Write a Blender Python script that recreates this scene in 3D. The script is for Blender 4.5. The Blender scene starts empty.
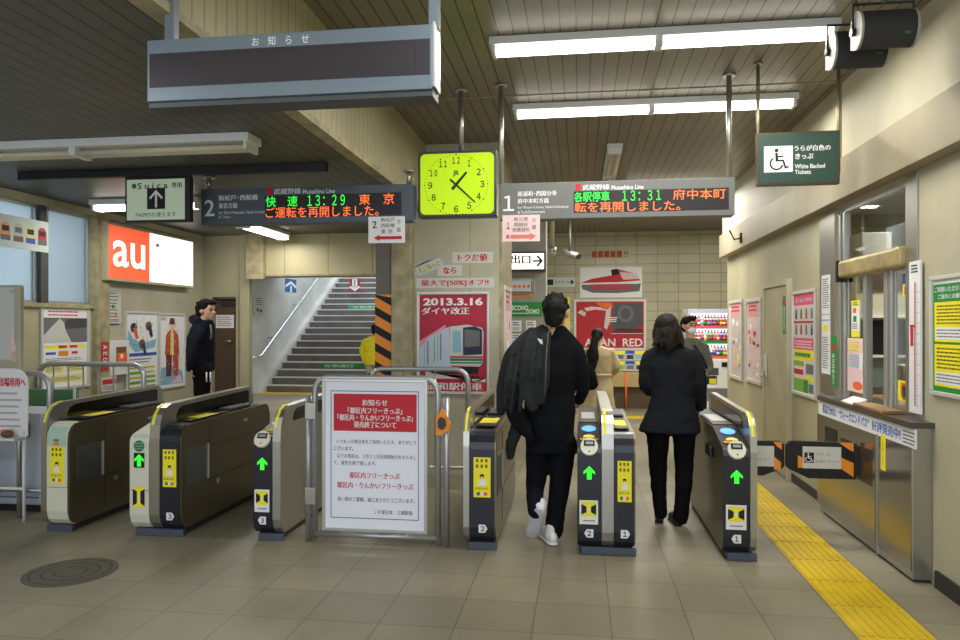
import bpy, bmesh, math, random
from mathutils import Vector, Matrix
random.seed(7)
SC = bpy.context.scene
COL = SC.collection

# ------------------------------------------------------------------ camera
F, H, HORIZON, VPX = 720.0, 1.55, 326.0, 580.0        # focal length in pixels, eye height, horizon row, vanishing column of the hall
PSI = math.atan((VPX - 480) / F)
CP, SP = math.cos(PSI), math.sin(PSI)
cam_d = bpy.data.cameras.new('camera')
cam_d.sensor_width = 36.0
cam_d.lens = 36.0 * F / 960
cam_d.shift_y = (HORIZON - 320) / 960
cam_d.clip_start = 0.05
cam = bpy.data.objects.new('camera', cam_d)
COL.objects.link(cam)
cam.location = (0, 0, H)
cam.rotation_euler = (math.pi / 2, 0, PSI)
SC.camera = cam

# ------------------------------------------------------------------ world, exposure, daylight
SC.view_settings.view_transform = 'Standard'
SC.view_settings.look = 'None'
SC.view_settings.gamma = 1
SC.view_settings.exposure = 0.1
SC.view_settings.use_curve_mapping = False
W = bpy.data.worlds.new('overcast_sky')
SC.world = W
W.use_nodes = True
bg = W.node_tree.nodes['Background']
bg.inputs[0].default_value = (0.84, 0.92, 1.0, 1)
bg.inputs[1].default_value = 2.4


def area(name, loc, sx, sy, power, color=(1, 1, 1), rot=(0, 0, 0)):
    l = bpy.data.lights.new(name, 'AREA')
    l.shape = 'RECTANGLE'; l.size = sx; l.size_y = sy
    l.energy = power; l.color = color
    o = bpy.data.objects.new(name, l); COL.objects.link(o)
    o.location = loc; o.rotation_euler = rot
    return o


WARM = (1.0, 0.965, 0.87)
COOL = (0.93, 0.97, 1.0)
LAMP = dict(front=44, back=44, hall=76, left=16, near=62)

# ------------------------------------------------------------------ pixel <-> place
def ray(x, y):
    a = (x - 480) / F; b = (HORIZON - y) / F
    return Vector((-SP + a * CP, CP + a * SP, b))
def AY(x, y, Y):
    d = ray(x, y); t = Y / d.y
    return Vector((t * d.x, Y, H + t * d.z))
def AX(x, y, X):
    d = ray(x, y); t = X / d.x
    return Vector((X, t * d.y, H + t * d.z))
def GR(x, y, z=0.0):
    d = ray(x, y); t = (z - H) / d.z
    return Vector((t * d.x, t * d.y, z))
def XY(x, Y): return AY(x, HORIZON, Y).x

# ------------------------------------------------------------------ materials
def lin(c):
    c = c / 255.0
    return c / 12.92 if c <= 0.04045 else ((c + 0.055) / 1.055) ** 2.4
def rgb(c): return (lin(c[0]), lin(c[1]), lin(c[2]), 1)
MATS = {}
def mat(name, c, rough=0.5, metal=0.0, emit=0.0, var=0.0, scale=6.0, bump=0.0, bscale=60.0, spec=0.5, aniso=None, alpha=1.0, trans=0.0):
    m = bpy.data.materials.new(name); m.use_nodes = True
    nt = m.node_tree; p = nt.nodes['Principled BSDF']
    p.inputs['Base Color'].default_value = rgb(c)
    p.inputs['Roughness'].default_value = rough
    p.inputs['Metallic'].default_value = metal
    p.inputs['Specular IOR Level'].default_value = spec
    if alpha < 1: p.inputs['Alpha'].default_value = alpha
    if trans: p.inputs['Transmission Weight'].default_value = trans
    if emit:
        p.inputs['Emission Color'].default_value = rgb(c)
        p.inputs['Emission Strength'].default_value = emit
    tc = nt.nodes.new('ShaderNodeTexCoord')
    if var:
        n = nt.nodes.new('ShaderNodeTexNoise'); n.inputs['Scale'].default_value = scale
        n.inputs['Detail'].default_value = 6
        nt.links.new(tc.outputs['Object'], n.inputs['Vector'])
        if aniso:
            mp = nt.nodes.new('ShaderNodeMapping'); mp.inputs['Scale'].default_value = aniso
            nt.links.new(tc.outputs['Object'], mp.inputs[0]); nt.links.new(mp.outputs[0], n.inputs['Vector'])
        r = nt.nodes.new('ShaderNodeValToRGB')
        r.color_ramp.elements[0].position = 0.3; r.color_ramp.elements[1].position = 0.7
        r.color_ramp.elements[0].color = rgb([v * (1 - var) for v in c])
        r.color_ramp.elements[1].color = rgb([min(255, v * (1 + var * 0.6)) for v in c])
        nt.links.new(n.outputs['Fac'], r.inputs[0]); nt.links.new(r.outputs[0], p.inputs['Base Color'])
    if bump:
        n2 = nt.nodes.new('ShaderNodeTexNoise'); n2.inputs['Scale'].default_value = bscale
        n2.inputs['Detail'].default_value = 4
        nt.links.new(tc.outputs['Object'], n2.inputs['Vector'])
        b = nt.nodes.new('ShaderNodeBump'); b.inputs['Strength'].default_value = bump; b.inputs['Distance'].default_value = 0.02
        nt.links.new(n2.outputs['Fac'], b.inputs['Height']); nt.links.new(b.outputs[0], p.inputs['Normal'])
    MATS[name] = m
    return m


def striped(name, c, axis, pitch, groove, rough=0.5, metal=0.0, off=0.0, gc=None, var=0.1):
    """metal boards: a narrow open joint every pitch metres along one axis"""
    m = mat(name, c, rough, metal, var=var, scale=1.6)
    nt = m.node_tree; p = nt.nodes['Principled BSDF']
    tc = nt.nodes.new('ShaderNodeTexCoord'); sx = nt.nodes.new('ShaderNodeSeparateXYZ')
    nt.links.new(tc.outputs['Object'], sx.inputs[0])
    a = nt.nodes.new('ShaderNodeMath'); a.operation = 'ADD'; a.inputs[1].default_value = off + 100
    nt.links.new(sx.outputs[axis], a.inputs[0])
    d = nt.nodes.new('ShaderNodeMath'); d.operation = 'DIVIDE'; d.inputs[1].default_value = pitch
    nt.links.new(a.outputs[0], d.inputs[0])
    fr = nt.nodes.new('ShaderNodeMath'); fr.operation = 'FRACT'; nt.links.new(d.outputs[0], fr.inputs[0])
    lt = nt.nodes.new('ShaderNodeMath'); lt.operation = 'LESS_THAN'; lt.inputs[1].default_value = groove / pitch
    nt.links.new(fr.outputs[0], lt.inputs[0])
    mx = nt.nodes.new('ShaderNodeMix'); mx.data_type = 'RGBA'
    old = p.inputs['Base Color'].links[0].from_socket
    nt.links.new(lt.outputs[0], mx.inputs[0]); nt.links.new(old, mx.inputs[6])
    mx.inputs[7].default_value = rgb(gc or [v * 0.3 for v in c])
    nt.links.new(mx.outputs[2], p.inputs['Base Color'])
    b = nt.nodes.new('ShaderNodeBump'); b.invert = True; b.inputs['Distance'].default_value = 0.01; b.inputs['Strength'].default_value = 0.6
    nt.links.new(lt.outputs[0], b.inputs['Height']); nt.links.new(b.outputs[0], p.inputs['Normal'])
    return m


def tiled(name, c, bw, bh, mortar, plane, off=(0, 0), gc=(90, 85, 70), rough=0.4, var=0.1, grain=0.0, gscale=180, bump=0.15):
    m = bpy.data.materials.new(name); m.use_nodes = True
    nt = m.node_tree; p = nt.nodes['Principled BSDF']; p.inputs['Roughness'].default_value = rough
    tc = nt.nodes.new('ShaderNodeTexCoord'); sx = nt.nodes.new('ShaderNodeSeparateXYZ'); cb = nt.nodes.new('ShaderNodeCombineXYZ')
    nt.links.new(tc.outputs['Object'], sx.inputs[0])
    for k, ax in enumerate(plane):
        a = nt.nodes.new('ShaderNodeMath'); a.operation = 'ADD'; a.inputs[1].default_value = off[k] + 80 * (bw, bh)[k]
        nt.links.new(sx.outputs[ax], a.inputs[0]); nt.links.new(a.outputs[0], cb.inputs[k])
    br = nt.nodes.new('ShaderNodeTexBrick'); br.offset = 0; br.squash = 1
    br.inputs['Scale'].default_value = 1; br.inputs['Brick Width'].default_value = bw; br.inputs['Row Height'].default_value = bh
    br.inputs['Mortar Size'].default_value = mortar; br.inputs['Mortar Smooth'].default_value = 0.1; br.inputs['Bias'].default_value = 0
    br.inputs['Color1'].default_value = rgb([v * (1 - var) for v in c]); br.inputs['Color2'].default_value = rgb([min(255, v * (1 + var * .5)) for v in c])
    br.inputs['Mortar'].default_value = rgb(gc)
    nt.links.new(cb.outputs[0], br.inputs['Vector'])
    src = br.outputs['Color']
    for sc_, amt in ((gscale, grain), (0.9, 0.28 if grain else 0.12)):
        if not amt: continue
        n = nt.nodes.new('ShaderNodeTexNoise'); n.inputs['Scale'].default_value = sc_; n.inputs['Detail'].default_value = 3
        nt.links.new(tc.outputs['Object'], n.inputs['Vector'])
        mr = nt.nodes.new('ShaderNodeMapRange'); mr.inputs[1].default_value = 0.3; mr.inputs[2].default_value = 0.7
        mr.inputs[3].default_value = 1 - amt; mr.inputs[4].default_value = 1 + amt * 0.7
        nt.links.new(n.outputs['Fac'], mr.inputs[0])
        mu = nt.nodes.new('ShaderNodeMix'); mu.data_type = 'RGBA'; mu.blend_type = 'MULTIPLY'; mu.inputs[0].default_value = 1
        nt.links.new(src, mu.inputs[6]); nt.links.new(mr.outputs[0], mu.inputs[7]); src = mu.outputs[2]
    nt.links.new(src, p.inputs['Base Color'])
    b = nt.nodes.new('ShaderNodeBump'); b.invert = True; b.inputs['Strength'].default_value = bump; b.inputs['Distance'].default_value = 0.004
    nt.links.new(br.outputs['Fac'], b.inputs['Height']); nt.links.new(b.outputs[0], p.inputs['Normal'])
    MATS[name] = m
    return m


FLOOR = tiled('floor_granite_tile', (141, 134, 113), .4, .4, .003, (0, 1), (-.159, -.04), (92, 88, 76), .42, .06, .22, 150)
BLOCK = tiled('beige_block_tile', (182, 176, 146), .41, .19, .006, (0, 2), (.1, .05), (128, 120, 92), .35, .05)
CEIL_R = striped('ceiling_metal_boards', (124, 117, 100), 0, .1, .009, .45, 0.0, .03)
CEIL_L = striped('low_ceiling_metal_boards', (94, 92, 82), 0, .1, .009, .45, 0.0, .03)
FASC = striped('cream_fascia_boards', (172, 164, 128), 1, .1, .007, .45, 0, 0, (110, 104, 76))
HEADM = striped('beige_header_panels', (188, 180, 142), 0, .62, .008, .5, 0, .1, (120, 112, 86))
CREAM = mat('cream_wall_paint', (190, 184, 158), .6, var=.05, scale=2.2)
CREAM2 = mat('old_cream_wall_paint', (180, 174, 144), .5, var=.08, scale=1.4)
BEIGE = mat('beige_panel_paint', (182, 178, 156), .45, var=.06, scale=2.5)
BEIGED = mat('scuffed_beige_paint', (166, 156, 122), .5, var=.16, scale=9)
GREYP = mat('grey_panel_paint', (150, 150, 140), .5, var=.05)
BEAM = mat('brushed_beam_steel', (158, 148, 124), .55, .2, var=.1, scale=1.3)
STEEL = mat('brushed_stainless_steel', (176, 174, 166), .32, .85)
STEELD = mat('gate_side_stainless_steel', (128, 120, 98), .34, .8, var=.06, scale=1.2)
ALUP = mat('bright_poster_frame', (214, 214, 212), .4, .25)
POLI = mat('polished_counter_steel', (168, 164, 152), .2, .9)
TUBE = mat('satin_tube_steel', (176, 178, 182), .3, .6)
ALU = mat('anodised_aluminium', (188, 188, 184), .35, .7)
ALUB = mat('blue_grey_sign_metal', (120, 132, 140), .4, .3)
WHITEM = mat('white_enamel', (226, 228, 226), .4)
PALEBLUE = mat('pale_blue_grey_enamel', (186, 194, 210), .5)
PAPER = mat('white_paper', (238, 238, 240), .7)
PAPERG = mat('greyish_paper', (206, 206, 200), .7)
INK = mat('black_ink', (24, 24, 26), .7)
GREYINK = mat('grey_ink', (112, 112, 116), .7)
REDINK = mat('red_ink', (200, 36, 52), .65)
PINK = mat('pink_ink', (222, 92, 132), .65)
PALEPINK = mat('pale_pink_paper', (238, 206, 208), .7)
YEL = mat('yellow_sticker', (250, 236, 38), .55)
PYEL = mat('pale_yellow_print', (236, 226, 140), .6)
GRNP = mat('green_print', (36, 140, 60), .6)
LGRN = mat('leaf_green_print', (120, 186, 60), .6)
TEAL = mat('teal_print', (30, 128, 96), .6)
BLUEP = mat('blue_print', (44, 90, 190), .6)
SKYP = mat('sky_blue_print', (140, 186, 214), .6)
NAVYP = mat('navy_print', (38, 44, 74), .6)
ORANGE = mat('orange_paint', (240, 146, 36), .5)
ORNG = mat('orange_print', (238, 110, 40), .6)
BROWNP = mat('brown_print', (120, 84, 58), .6)
SKIN = mat('skin', (206, 160, 130), .55)
BLACK = mat('black_plastic', (22, 22, 24), .35)
BLACKM = mat('matt_black_metal', (34, 34, 35), .5)
NAVY = mat('dark_navy_panel', (34, 37, 47), .3)
CREAMP = mat('cream_white_panel', (220, 220, 202), .4)
PLINTH = mat('blue_grey_plinth_lit_side', (74, 82, 97), .5)
GLASSD = mat('dark_sensor_glass', (14, 14, 15), .12)
LEDP = mat('unlit_led_panel', (50, 43, 46), .45)
LEDB = mat('led_panel_black', (36, 30, 32), .4)
SIGNG = mat('grey_sign_metal', (112, 113, 112), .45, .1)
SIGNN = mat('slate_blue_sign_metal', (84, 94, 106), .45, .1)
SIGNT = mat('dark_green_sign_face', (44, 72, 62), .45)
DGREY = mat('dark_grey_plastic', (70, 72, 74), .45)
SPK = mat('charcoal_speaker_cloth', (58, 58, 60), .8, bump=.2, bscale=400)
SPKE = mat('pale_grey_plastic', (176, 176, 168), .5)
TACT = mat('yellow_tactile_paving', (208, 176, 0), .55, var=.1, scale=3)
BROWND = mat('dark_brown_door_paint', (84, 66, 48), .45)
WOOD = mat('brown_wood', (150, 118, 78), .5, var=.15, scale=4, aniso=(1, 12, 1))
AWN = mat('old_brass_shutter_box', (176, 158, 108), .4, .3, var=.15, scale=7)
CTOP = mat('dark_counter_top', (78, 72, 66), .3)
CONC = mat('stair_concrete', (116, 112, 104), .7, var=.14, scale=3)
CONCW = mat('pale_stair_wall', (204, 204, 198), .65, var=.08, scale=1.2)
NOSE = mat('pale_stair_nosing', (232, 232, 236), .35, .3)
RUBBER = mat('black_rubber_base', (52, 48, 44), .6)
MANH = mat('worn_manhole_iron', (92, 88, 76), .55, .3, var=.15, scale=30)
TUBE_ON = mat('lit_fluorescent_tube', (255, 252, 240), .3, emit=5.5)
TUBE_OFF = mat('unlit_fluorescent_tube', (214, 206, 180), .3)
BOXLIT = mat('lit_white_sign_face', (255, 253, 240), .4, emit=1.1)
AULIT = mat('lit_orange_sign_face', (242, 90, 50), .4, emit=.75)
CLOCKF = mat('lit_lime_clock_face', (180, 216, 10), .5, emit=.45)
GLED = mat('green_led', (40, 255, 70), .4, emit=1.0)
OLED = mat('orange_led', (255, 110, 50), .4, emit=1.1)
ARROWG = mat('lit_green_arrow', (50, 235, 50), .4, emit=1.0)
ICBLUE = mat('lit_blue_reader', (90, 160, 255), .3, emit=.8)
VENDL = mat('lit_vending_interior', (250, 240, 255), .4, emit=2.2)
AULET = mat('lit_white_lettering', (255, 255, 250), .4, emit=.9)
GLASS = mat('clear_glass', (240, 246, 244), .02, trans=1.0)
FROST = mat('frosted_window_glass', (166, 182, 192), .55, trans=.85, bump=.1, bscale=8)
SUIT = mat('black_suit_cloth', (17, 18, 22), .9, var=.1, scale=30, spec=.15)
SUITW = mat('charcoal_suit_cloth', (30, 31, 35), .9, var=.1, scale=30, spec=.15)
TROUS = mat('dark_trouser_cloth', (17, 18, 24), .9, spec=.15)
TROUB = mat('black_trouser_cloth', (16, 16, 18), .9, spec=.15)
CHARC = mat('charcoal_jacket_cloth', (44, 46, 48), .85, var=.14, scale=14, spec=.2)
TRENCH = mat('beige_trench_cloth', (186, 168, 130), .8, var=.06, scale=8)
PARKA = mat('navy_parka_cloth', (20, 25, 38), .85, var=.12, scale=12, spec=.2)
GREYJ = mat('grey_jacket_cloth', (106, 106, 100), .85, var=.1, scale=12)
YELJ = mat('yellow_down_jacket', (226, 208, 24), .6)
HAIRB = mat('black_hair', (14, 13, 13), .65, spec=.25, var=.2, scale=50, aniso=(1, 1, .15))
HAIRD = mat('dark_brown_hair', (30, 25, 21), .7, spec=.25, var=.3, scale=40, aniso=(1, 1, .12))
SHOEW = mat('white_sneaker_leather', (226, 226, 228), .55)
SHOEB = mat('black_shoe_leather', (22, 20, 20), .35)


# ------------------------------------------------------------------ geometry helpers
class Fr:
    """a flat rectangle in the place: corner o, right U, up V, outward N, size W x Hh"""
    def __init__(s, o, U, V, N, W, Hh):
        s.o, s.U, s.V, s.N, s.W, s.H = Vector(o), Vector(U), Vector(V), Vector(N), W, Hh
    def pt(s, u, v, d=0.0): return s.o + s.U * u + s.V * v + s.N * d
def FY(x0, y0, x1, y1, Y):                    # faces the hall entrance
    xm = (x0 + x1) / 2
    zt, zb = AY(xm, y0, Y).z, AY(xm, y1, Y).z
    xa, xb = XY(x0, Y), XY(x1, Y)
    return Fr((xa, Y, zb), (1, 0, 0), (0, 0, 1), (0, -1, 0), xb - xa, zt - zb)
def FXR(x0, x1, X, zt, zb):                   # on the right-hand wall, x0 is the far end
    ya, yb = AX(x0, 300, X).y, AX(x1, 300, X).y
    return Fr((X, ya, zb), (0, -1, 0), (0, 0, 1), (-1, 0, 0), ya - yb, zt - zb)
def FXL(x0, x1, X, zt, zb):                   # on the left-hand wall, x0 is the near end
    ya, yb = AX(x0, 300, X).y, AX(x1, 300, X).y
    return Fr((X, ya, zb), (0, 1, 0), (0, 0, 1), (1, 0, 0), yb - ya, zt - zb)


TXT = {}
def text_geo(s, bold):
    if any(0x4dff < ord(c) < 0xff00 for c in s): bold = min(bold, .004)        # keep dense characters open
    k = (s, bold)
    if k not in TXT:
        cu = bpy.data.curves.new('t', 'FONT'); cu.body = s; cu.resolution_u = 3; cu.offset = bold
        cu.space_line = .95
        o = bpy.data.objects.new('t', cu)
        me = bpy.data.meshes.new_from_object(o)
        vs = [v.co.copy() for v in me.vertices]; fs = [list(p.vertices) for p in me.polygons]
        bpy.data.objects.remove(o); bpy.data.curves.remove(cu); bpy.data.meshes.remove(me)
        x0, x1 = min(v.x for v in vs), max(v.x for v in vs); y0, y1 = min(v.y for v in vs), max(v.y for v in vs)
        TXT[k] = ([(v.x - x0, v.y - y0) for v in vs], fs, x1 - x0, max(y1 - y0, 1e-4))
    return TXT[k]


class MB:
    def __init__(s): s.v = []; s.f = []; s.m = []; s.sm = []; s.mats = []
    def mi(s, m):
        if m not in s.mats: s.mats.append(m)
        return s.mats.index(m)
    def add(s, vs, fs, m, smooth=False):
        b = len(s.v); s.v += [Vector(p) for p in vs]; i = s.mi(m)
        for f in fs:
            s.f.append([b + k for k in f]); s.m.append(i); s.sm.append(smooth)
        return s
    def box(s, x0, x1, y0, y1, z0, z1, m, bev=0.0, seg=2):
        if x0 > x1: x0, x1 = x1, x0
        if y0 > y1: y0, y1 = y1, y0
        if z0 > z1: z0, z1 = z1, z0
        bm = bmesh.new(); bmesh.ops.create_cube(bm, size=1)
        for v in bm.verts:
            v.co = Vector(((x0 + x1) / 2 + v.co.x * (x1 - x0), (y0 + y1) / 2 + v.co.y * (y1 - y0), (z0 + z1) / 2 + v.co.z * (z1 - z0)))
        if bev:
            bmesh.ops.bevel(bm, geom=bm.edges[:], offset=bev, segments=seg, affect='EDGES', profile=.5)
        bm.verts.ensure_lookup_table()
        s.add([v.co for v in bm.verts], [[v.index for v in f.verts] for f in bm.faces], m); bm.free(); return s
    def fbox(s, fr, u0, v0, u1, v1, d0, d1, m, bev=0.0):
        a, b = fr.pt(u0, v0, d0), fr.pt(u1, v1, d1)
        return s.box(a.x, b.x, a.y, b.y, a.z, b.z, m, bev)
    def poly(s, fr, pts, m, d=0.0):
        return s.add([fr.pt(u, v, d) for u, v in pts], [list(range(len(pts)))], m)
    def rect(s, fr, u0, v0, u1, v1, m, d=0.0):
        return s.poly(fr, [(u0, v0), (u1, v0), (u1, v1), (u0, v1)], m, d)
    def disc(s, fr, u, v, r, m, d=0.0, ry=None, n=24):
        ry = ry or r
        return s.poly(fr, [(u + r * math.cos(2 * math.pi * k / n), v + ry * math.sin(2 * math.pi * k / n)) for k in range(n)], m, d)
    def extr(s, fr, pts, d0, d1, m, smooth=False):
        n = len(pts)
        vs = [fr.pt(u, v, d0) for u, v in pts] + [fr.pt(u, v, d1) for u, v in pts]
        fs = [list(range(n))[::-1], [n + k for k in range(n)]] + [[k, (k + 1) % n, n + (k + 1) % n, n + k] for k in range(n)]
        return s.add(vs, fs, m)
    def prof(s, pts, x0, x1, m):
        """closed (y, z) outline swept along X"""
        n = len(pts)
        vs = [(x0, y, z) for y, z in pts] + [(x1, y, z) for y, z in pts]
        fs = [list(range(n)), [n + k for k in range(n)][::-1]] + [[k, n + k, n + (k + 1) % n, (k + 1) % n] for k in range(n)]
        return s.add(vs, fs, m)
    def txt(s, fr, st, u, v, h, m, w=None, d=0.0, bold=0.0, maxw=None):
        """lettering centred on (u, v), h high"""
        vs, fs, tw, th = text_geo(st, bold)
        sy = h / th; sx = sy if w is None else w / tw
        if maxw and tw * sx > maxw: sx = maxw / tw
        if bold >= .015 and any(0x4dff < ord(c) < 0xff00 for c in st):          # heavy strokes for dense characters
            for k in (-1, 1): s.add([fr.pt(u + (x - tw / 2) * sx + k * h * (.022 if bold < .03 else .035), v + (y - th / 2) * sy, d - .0002) for x, y in vs], fs, m)
        return s.add([fr.pt(u + (x - tw / 2) * sx, v + (y - th / 2) * sy, d) for x, y in vs], fs, m)
    def dashes(s, fr, u0, v0, u1, v1, n, m, d=0.0, fill=.5, seed=1, lo=.03, hi=.12):
        R = random.Random(seed); dv = (v1 - v0) / n
        for k in range(n):
            u = u0; v = v0 + dv * k + dv * (1 - fill) / 2; end = u1 - (u1 - u0) * R.random() * .25
            while u < end:
                w = (u1 - u0) * R.uniform(lo, hi); e = min(u + w, end)
                s.rect(fr, u, v, e, v + dv * fill, m, d); u = e + (u1 - u0) * .012
        return s
    def tube(s, pts, r, m, n=12, closed=False):
        pts = [Vector(p) for p in pts]; rs = r if isinstance(r, (list, tuple)) else [r] * len(pts)
        t0 = (pts[1] - pts[0]).normalized(); up = Vector((0, 0, 1)) if abs(t0.z) < .9 else Vector((1, 0, 0))
        nx = t0.cross(up).normalized(); vs = []; prev = t0
        for i, p in enumerate(pts):
            t = (pts[min(i + 1, len(pts) - 1)] - pts[max(i - 1, 0)]).normalized()
            q = prev.rotation_difference(t); nx = (q @ nx).normalized(); prev = t
            ny = t.cross(nx).normalized()
            for k in range(n):
                a = 2 * math.pi * k / n; vs.append(p + (nx * math.cos(a) + ny * math.sin(a)) * rs[i])
        fs = []
        for i in range(len(pts) - 1):
            for k in range(n):
                fs.append([i * n + k, i * n + (k + 1) % n, (i + 1) * n + (k + 1) % n, (i + 1) * n + k])
        s.add(vs, fs, m, True)
        e = (len(pts) - 1) * n
        return s.add([vs[k] for k in range(n)] + [vs[e + k] for k in range(n)], [list(range(n))[::-1], [n + k for k in range(n)]], m)
    def cyl(s, p, q, r, m, n=20): return s.tube([p, q], r, m, n)
    def ball(s, c, rx, ry, rz, m, seg=16, rings=10):
        vs = []; fs = []
        for i in range(rings + 1):
            ph = math.pi * i / rings
            for k in range(seg):
                a = 2 * math.pi * k / seg
                vs.append((c[0] + rx * math.sin(ph) * math.cos(a), c[1] + ry * math.sin(ph) * math.sin(a), c[2] + rz * math.cos(ph)))
        for i in range(rings):
            for k in range(seg):
                fs.append([i * seg + k, (i + 1) * seg + k, (i + 1) * seg + (k + 1) % seg, i * seg + (k + 1) % seg])
        return s.add(vs, fs, m, True)
    def build(s, name, parent=None, label=None, category=None, group=None, kind=None, origin=None):
        me = bpy.data.meshes.new(name)
        if parent is not None:
            r = parent
            while r.parent: r = r.parent
            o0 = Vector(r.location)
        elif kind == 'structure': o0 = Vector((0, 0, 0))
        elif origin is not None: o0 = Vector(origin)
        else:
            xs = [p.x for p in s.v]; ys = [p.y for p in s.v]; zs = [p.z for p in s.v]
            o0 = Vector(((min(xs) + max(xs)) / 2, (min(ys) + max(ys)) / 2, min(zs)))
        me.from_pydata([p - o0 for p in s.v], [], s.f)
        for m in s.mats: me.materials.append(m)
        me.polygons.foreach_set('material_index', s.m); me.polygons.foreach_set('use_smooth', s.sm)
        bm = bmesh.new(); bm.from_mesh(me); bmesh.ops.remove_doubles(bm, verts=bm.verts, dist=1e-6) if any(s.sm) else None
        bm.to_mesh(me); bm.free(); me.update()
        o = bpy.data.objects.new(name, me); COL.objects.link(o)
        if parent is not None: o.parent = parent
        else: o.location = o0
        tag(o, label, category, group, kind)
        return o


def strokes(L, f, u0, v0, u1, v1, n, cols, d, seed):
    R_ = random.Random(seed)
    for k in range(n):
        t = R_.random(); u = u0 + (u1 - u0) * (.5 + (R_.random() - .5) * (.55 + .45 * math.sin(t * 3.1))); v = v0 + (v1 - v0) * t; a = R_.uniform(-.6, .6) + 1.57; l = (v1 - v0) * R_.uniform(.02, .06); q = (u1 - u0) * R_.uniform(.015, .05)
        L.poly(f, [(u, v), (u + q, v + q * .3), (u + math.cos(a) * l + q * .5, v + math.sin(a) * l), (u + math.cos(a) * l, v + math.sin(a) * l)], R_.choice(cols), d + k * 6e-6)
def tag(o, label=None, category=None, group=None, kind=None):
    if label: o['label'] = label
    if category: o['category'] = category
    if group: o['group'] = group
    if kind: o['kind'] = kind
    return o
def thing(name, label, category, loc, group=None):
    o = bpy.data.objects.new(name, None); o.empty_display_size = .1
    COL.objects.link(o); o.location = loc
    return tag(o, label, category, group)
def struct(mb, name): return mb.build(name, kind='structure')
def arc(p, c0, c1, n=6):
    """quarter bend from c0 to c1 round corner p"""
    p, c0, c1 = Vector(p), Vector(c0), Vector(c1)
    return [c0 * (1 - t) ** 2 + p * 2 * t * (1 - t) + c1 * t * t for t in [k / n for k in range(n + 1)]]

# ================================================================== THE SETTING
WL, WR, YD, YP, YB = -5.2, 2.1, 9.4, 7.4, 14.8      # left wall, right wall, door wall, clock pillar, back wall
ZL, ZR = 2.80, 3.45                                 # low and high ceiling
struct(MB().box(-9.0, 6.0, -3.5, 27.0, -.12, 0, FLOOR), 'floor')
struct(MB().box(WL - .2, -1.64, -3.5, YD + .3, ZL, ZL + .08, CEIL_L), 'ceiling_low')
struct(MB().box(-1.64, 5.6, -3.5, YB + .2, ZR, ZR + .1, CEIL_R), 'ceiling_high')
m = MB().box(-1.66, -1.6, -3.5, YP, ZL + .0, ZR - .001, FASC)
m.box(-1.68, -1.585, -3.5, YP, ZL - .03, ZL + .012, BEIGED); struct(m, 'trim_ceiling_step')
struct(MB().box(-1.58, WR - .07, 5.915, 5.93, ZR - .006, ZR - .001, BEIGED), 'trim_ceiling_joint')
# left wall with its window band
m = MB()
m.box(WL - .15, WL, -3.5, 7.12, 0, 1.77, CREAM2); m.box(WL - .15, WL, -3.5, 7.12, 2.74, ZL, CREAM2)
m.box(WL - .15, WL, 7.12, YD + .1, 0, ZL, BEIGE)
m.box(WL - .15, WL, -3.5, 2.0, 1.77, 2.74, CREAM2)
struct(m, 'wall_left')
struct(MB().box(WL - .1, WL + .06, 7.1, 7.31, 0, ZL, BEIGED, .004), 'pillar_left')
struct(MB().box(WL - .02, WL + .05, -3.5, 9.3, 2.725, ZL - .001, CREAM2, .004), 'trim_left')
w = MB()
for y0, y1 in ((2.0, 3.2), (3.3, 4.3), (4.4, 5.35), (5.45, 6.345), (6.44, 7.1)):
    f = MB()
    for a, b, c, d in ((y0, y0 + .03, 1.77, 2.74), (y1 - .03, y1, 1.77, 2.74), (y0 + .03, y1 - .03, 1.77, 1.8), (y0 + .03, y1 - .03, 2.70, 2.74)):
        f.box(WL - .09, WL - .03, a, b, c, d, ALU)
    fo = f.build('window_%d' % (1 + int(y0 - 2)), kind='structure')
    MB().box(WL - .065, WL - .055, y0 + .03, y1 - .03, 1.8, 2.70, FROST).build('window_pane', fo)
m = MB()
for y in (3.2, 4.3, 5.35, 6.345): m.box(WL - .1, WL + .01, y, y + .1, 1.77, 2.74, DGREY)
m.box(WL - .1, WL + .035, -3.5, 7.12, 1.735, 1.775, BEIGED)
struct(m, 'trim_window')
# door wall, stair opening, header
xd0, xd1 = XY(211, YD), XY(238.5, YD); xj0, xj1 = XY(242, YD), XY(265, YD)
zd = AY(225, 297, YD).z; zh = AY(320, 276, YD).z
m = MB(); m.box(WL - .1, xd0, YD, YD + .15, 0, ZL, CREAM2); m.box(xd0, xd1, YD, YD + .15, zd, ZL, CREAM2)
m.box(xd1, xj0, YD, YD + .15, 0, ZL, CREAM2); struct(m, 'wall_door')
m = MB(); m.box(xj0, XY(251, YD), YD - .06, YD + .04, 0, ZL, CREAM2, .004)
struct(m, 'pillar_stairs')
m = MB(); m.box(XY(251, YD), -2.1, YD - .03, YD + .3, zh, ZL, HEADM)
m.box(XY(251, YD), XY(265, YD) + .03, YD - .16, YD - .03, AY(258, 280, YD).z, ZL, BEIGED, .004)
m.box(-4.5, -2.1, YD - .05, YD - .03, zh, zh + .025, BEIGED)
struct(m, 'lintel_stairs')
d = MB().box(xd0 + .03, xd1 - .03, YD + .05, YD + .09, 0, zd - .03, BROWND, .003)
do = d.build('door_1', kind='structure')
f = MB()
f.box(xd0, xd0 + .03, YD - .015, YD + .1, 0, zd, CREAM2); f.box(xd1 - .03, xd1, YD - .015, YD + .1, 0, zd, CREAM2); f.box(xd0 + .03, xd1 - .03, YD - .015, YD + .1, zd - .03, zd, BROWND)
f.build('door_frame', do)
k = AY(232, 341, YD + .05); h = MB(); h.cyl((k.x, YD + .05, k.z), (k.x, YD - .01, k.z), .014, STEEL); h.cyl((k.x - .07, YD - .01, k.z), (k.x + .012, YD - .01, k.z), .011, STEEL)
h.build('door_handle', do)
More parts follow.
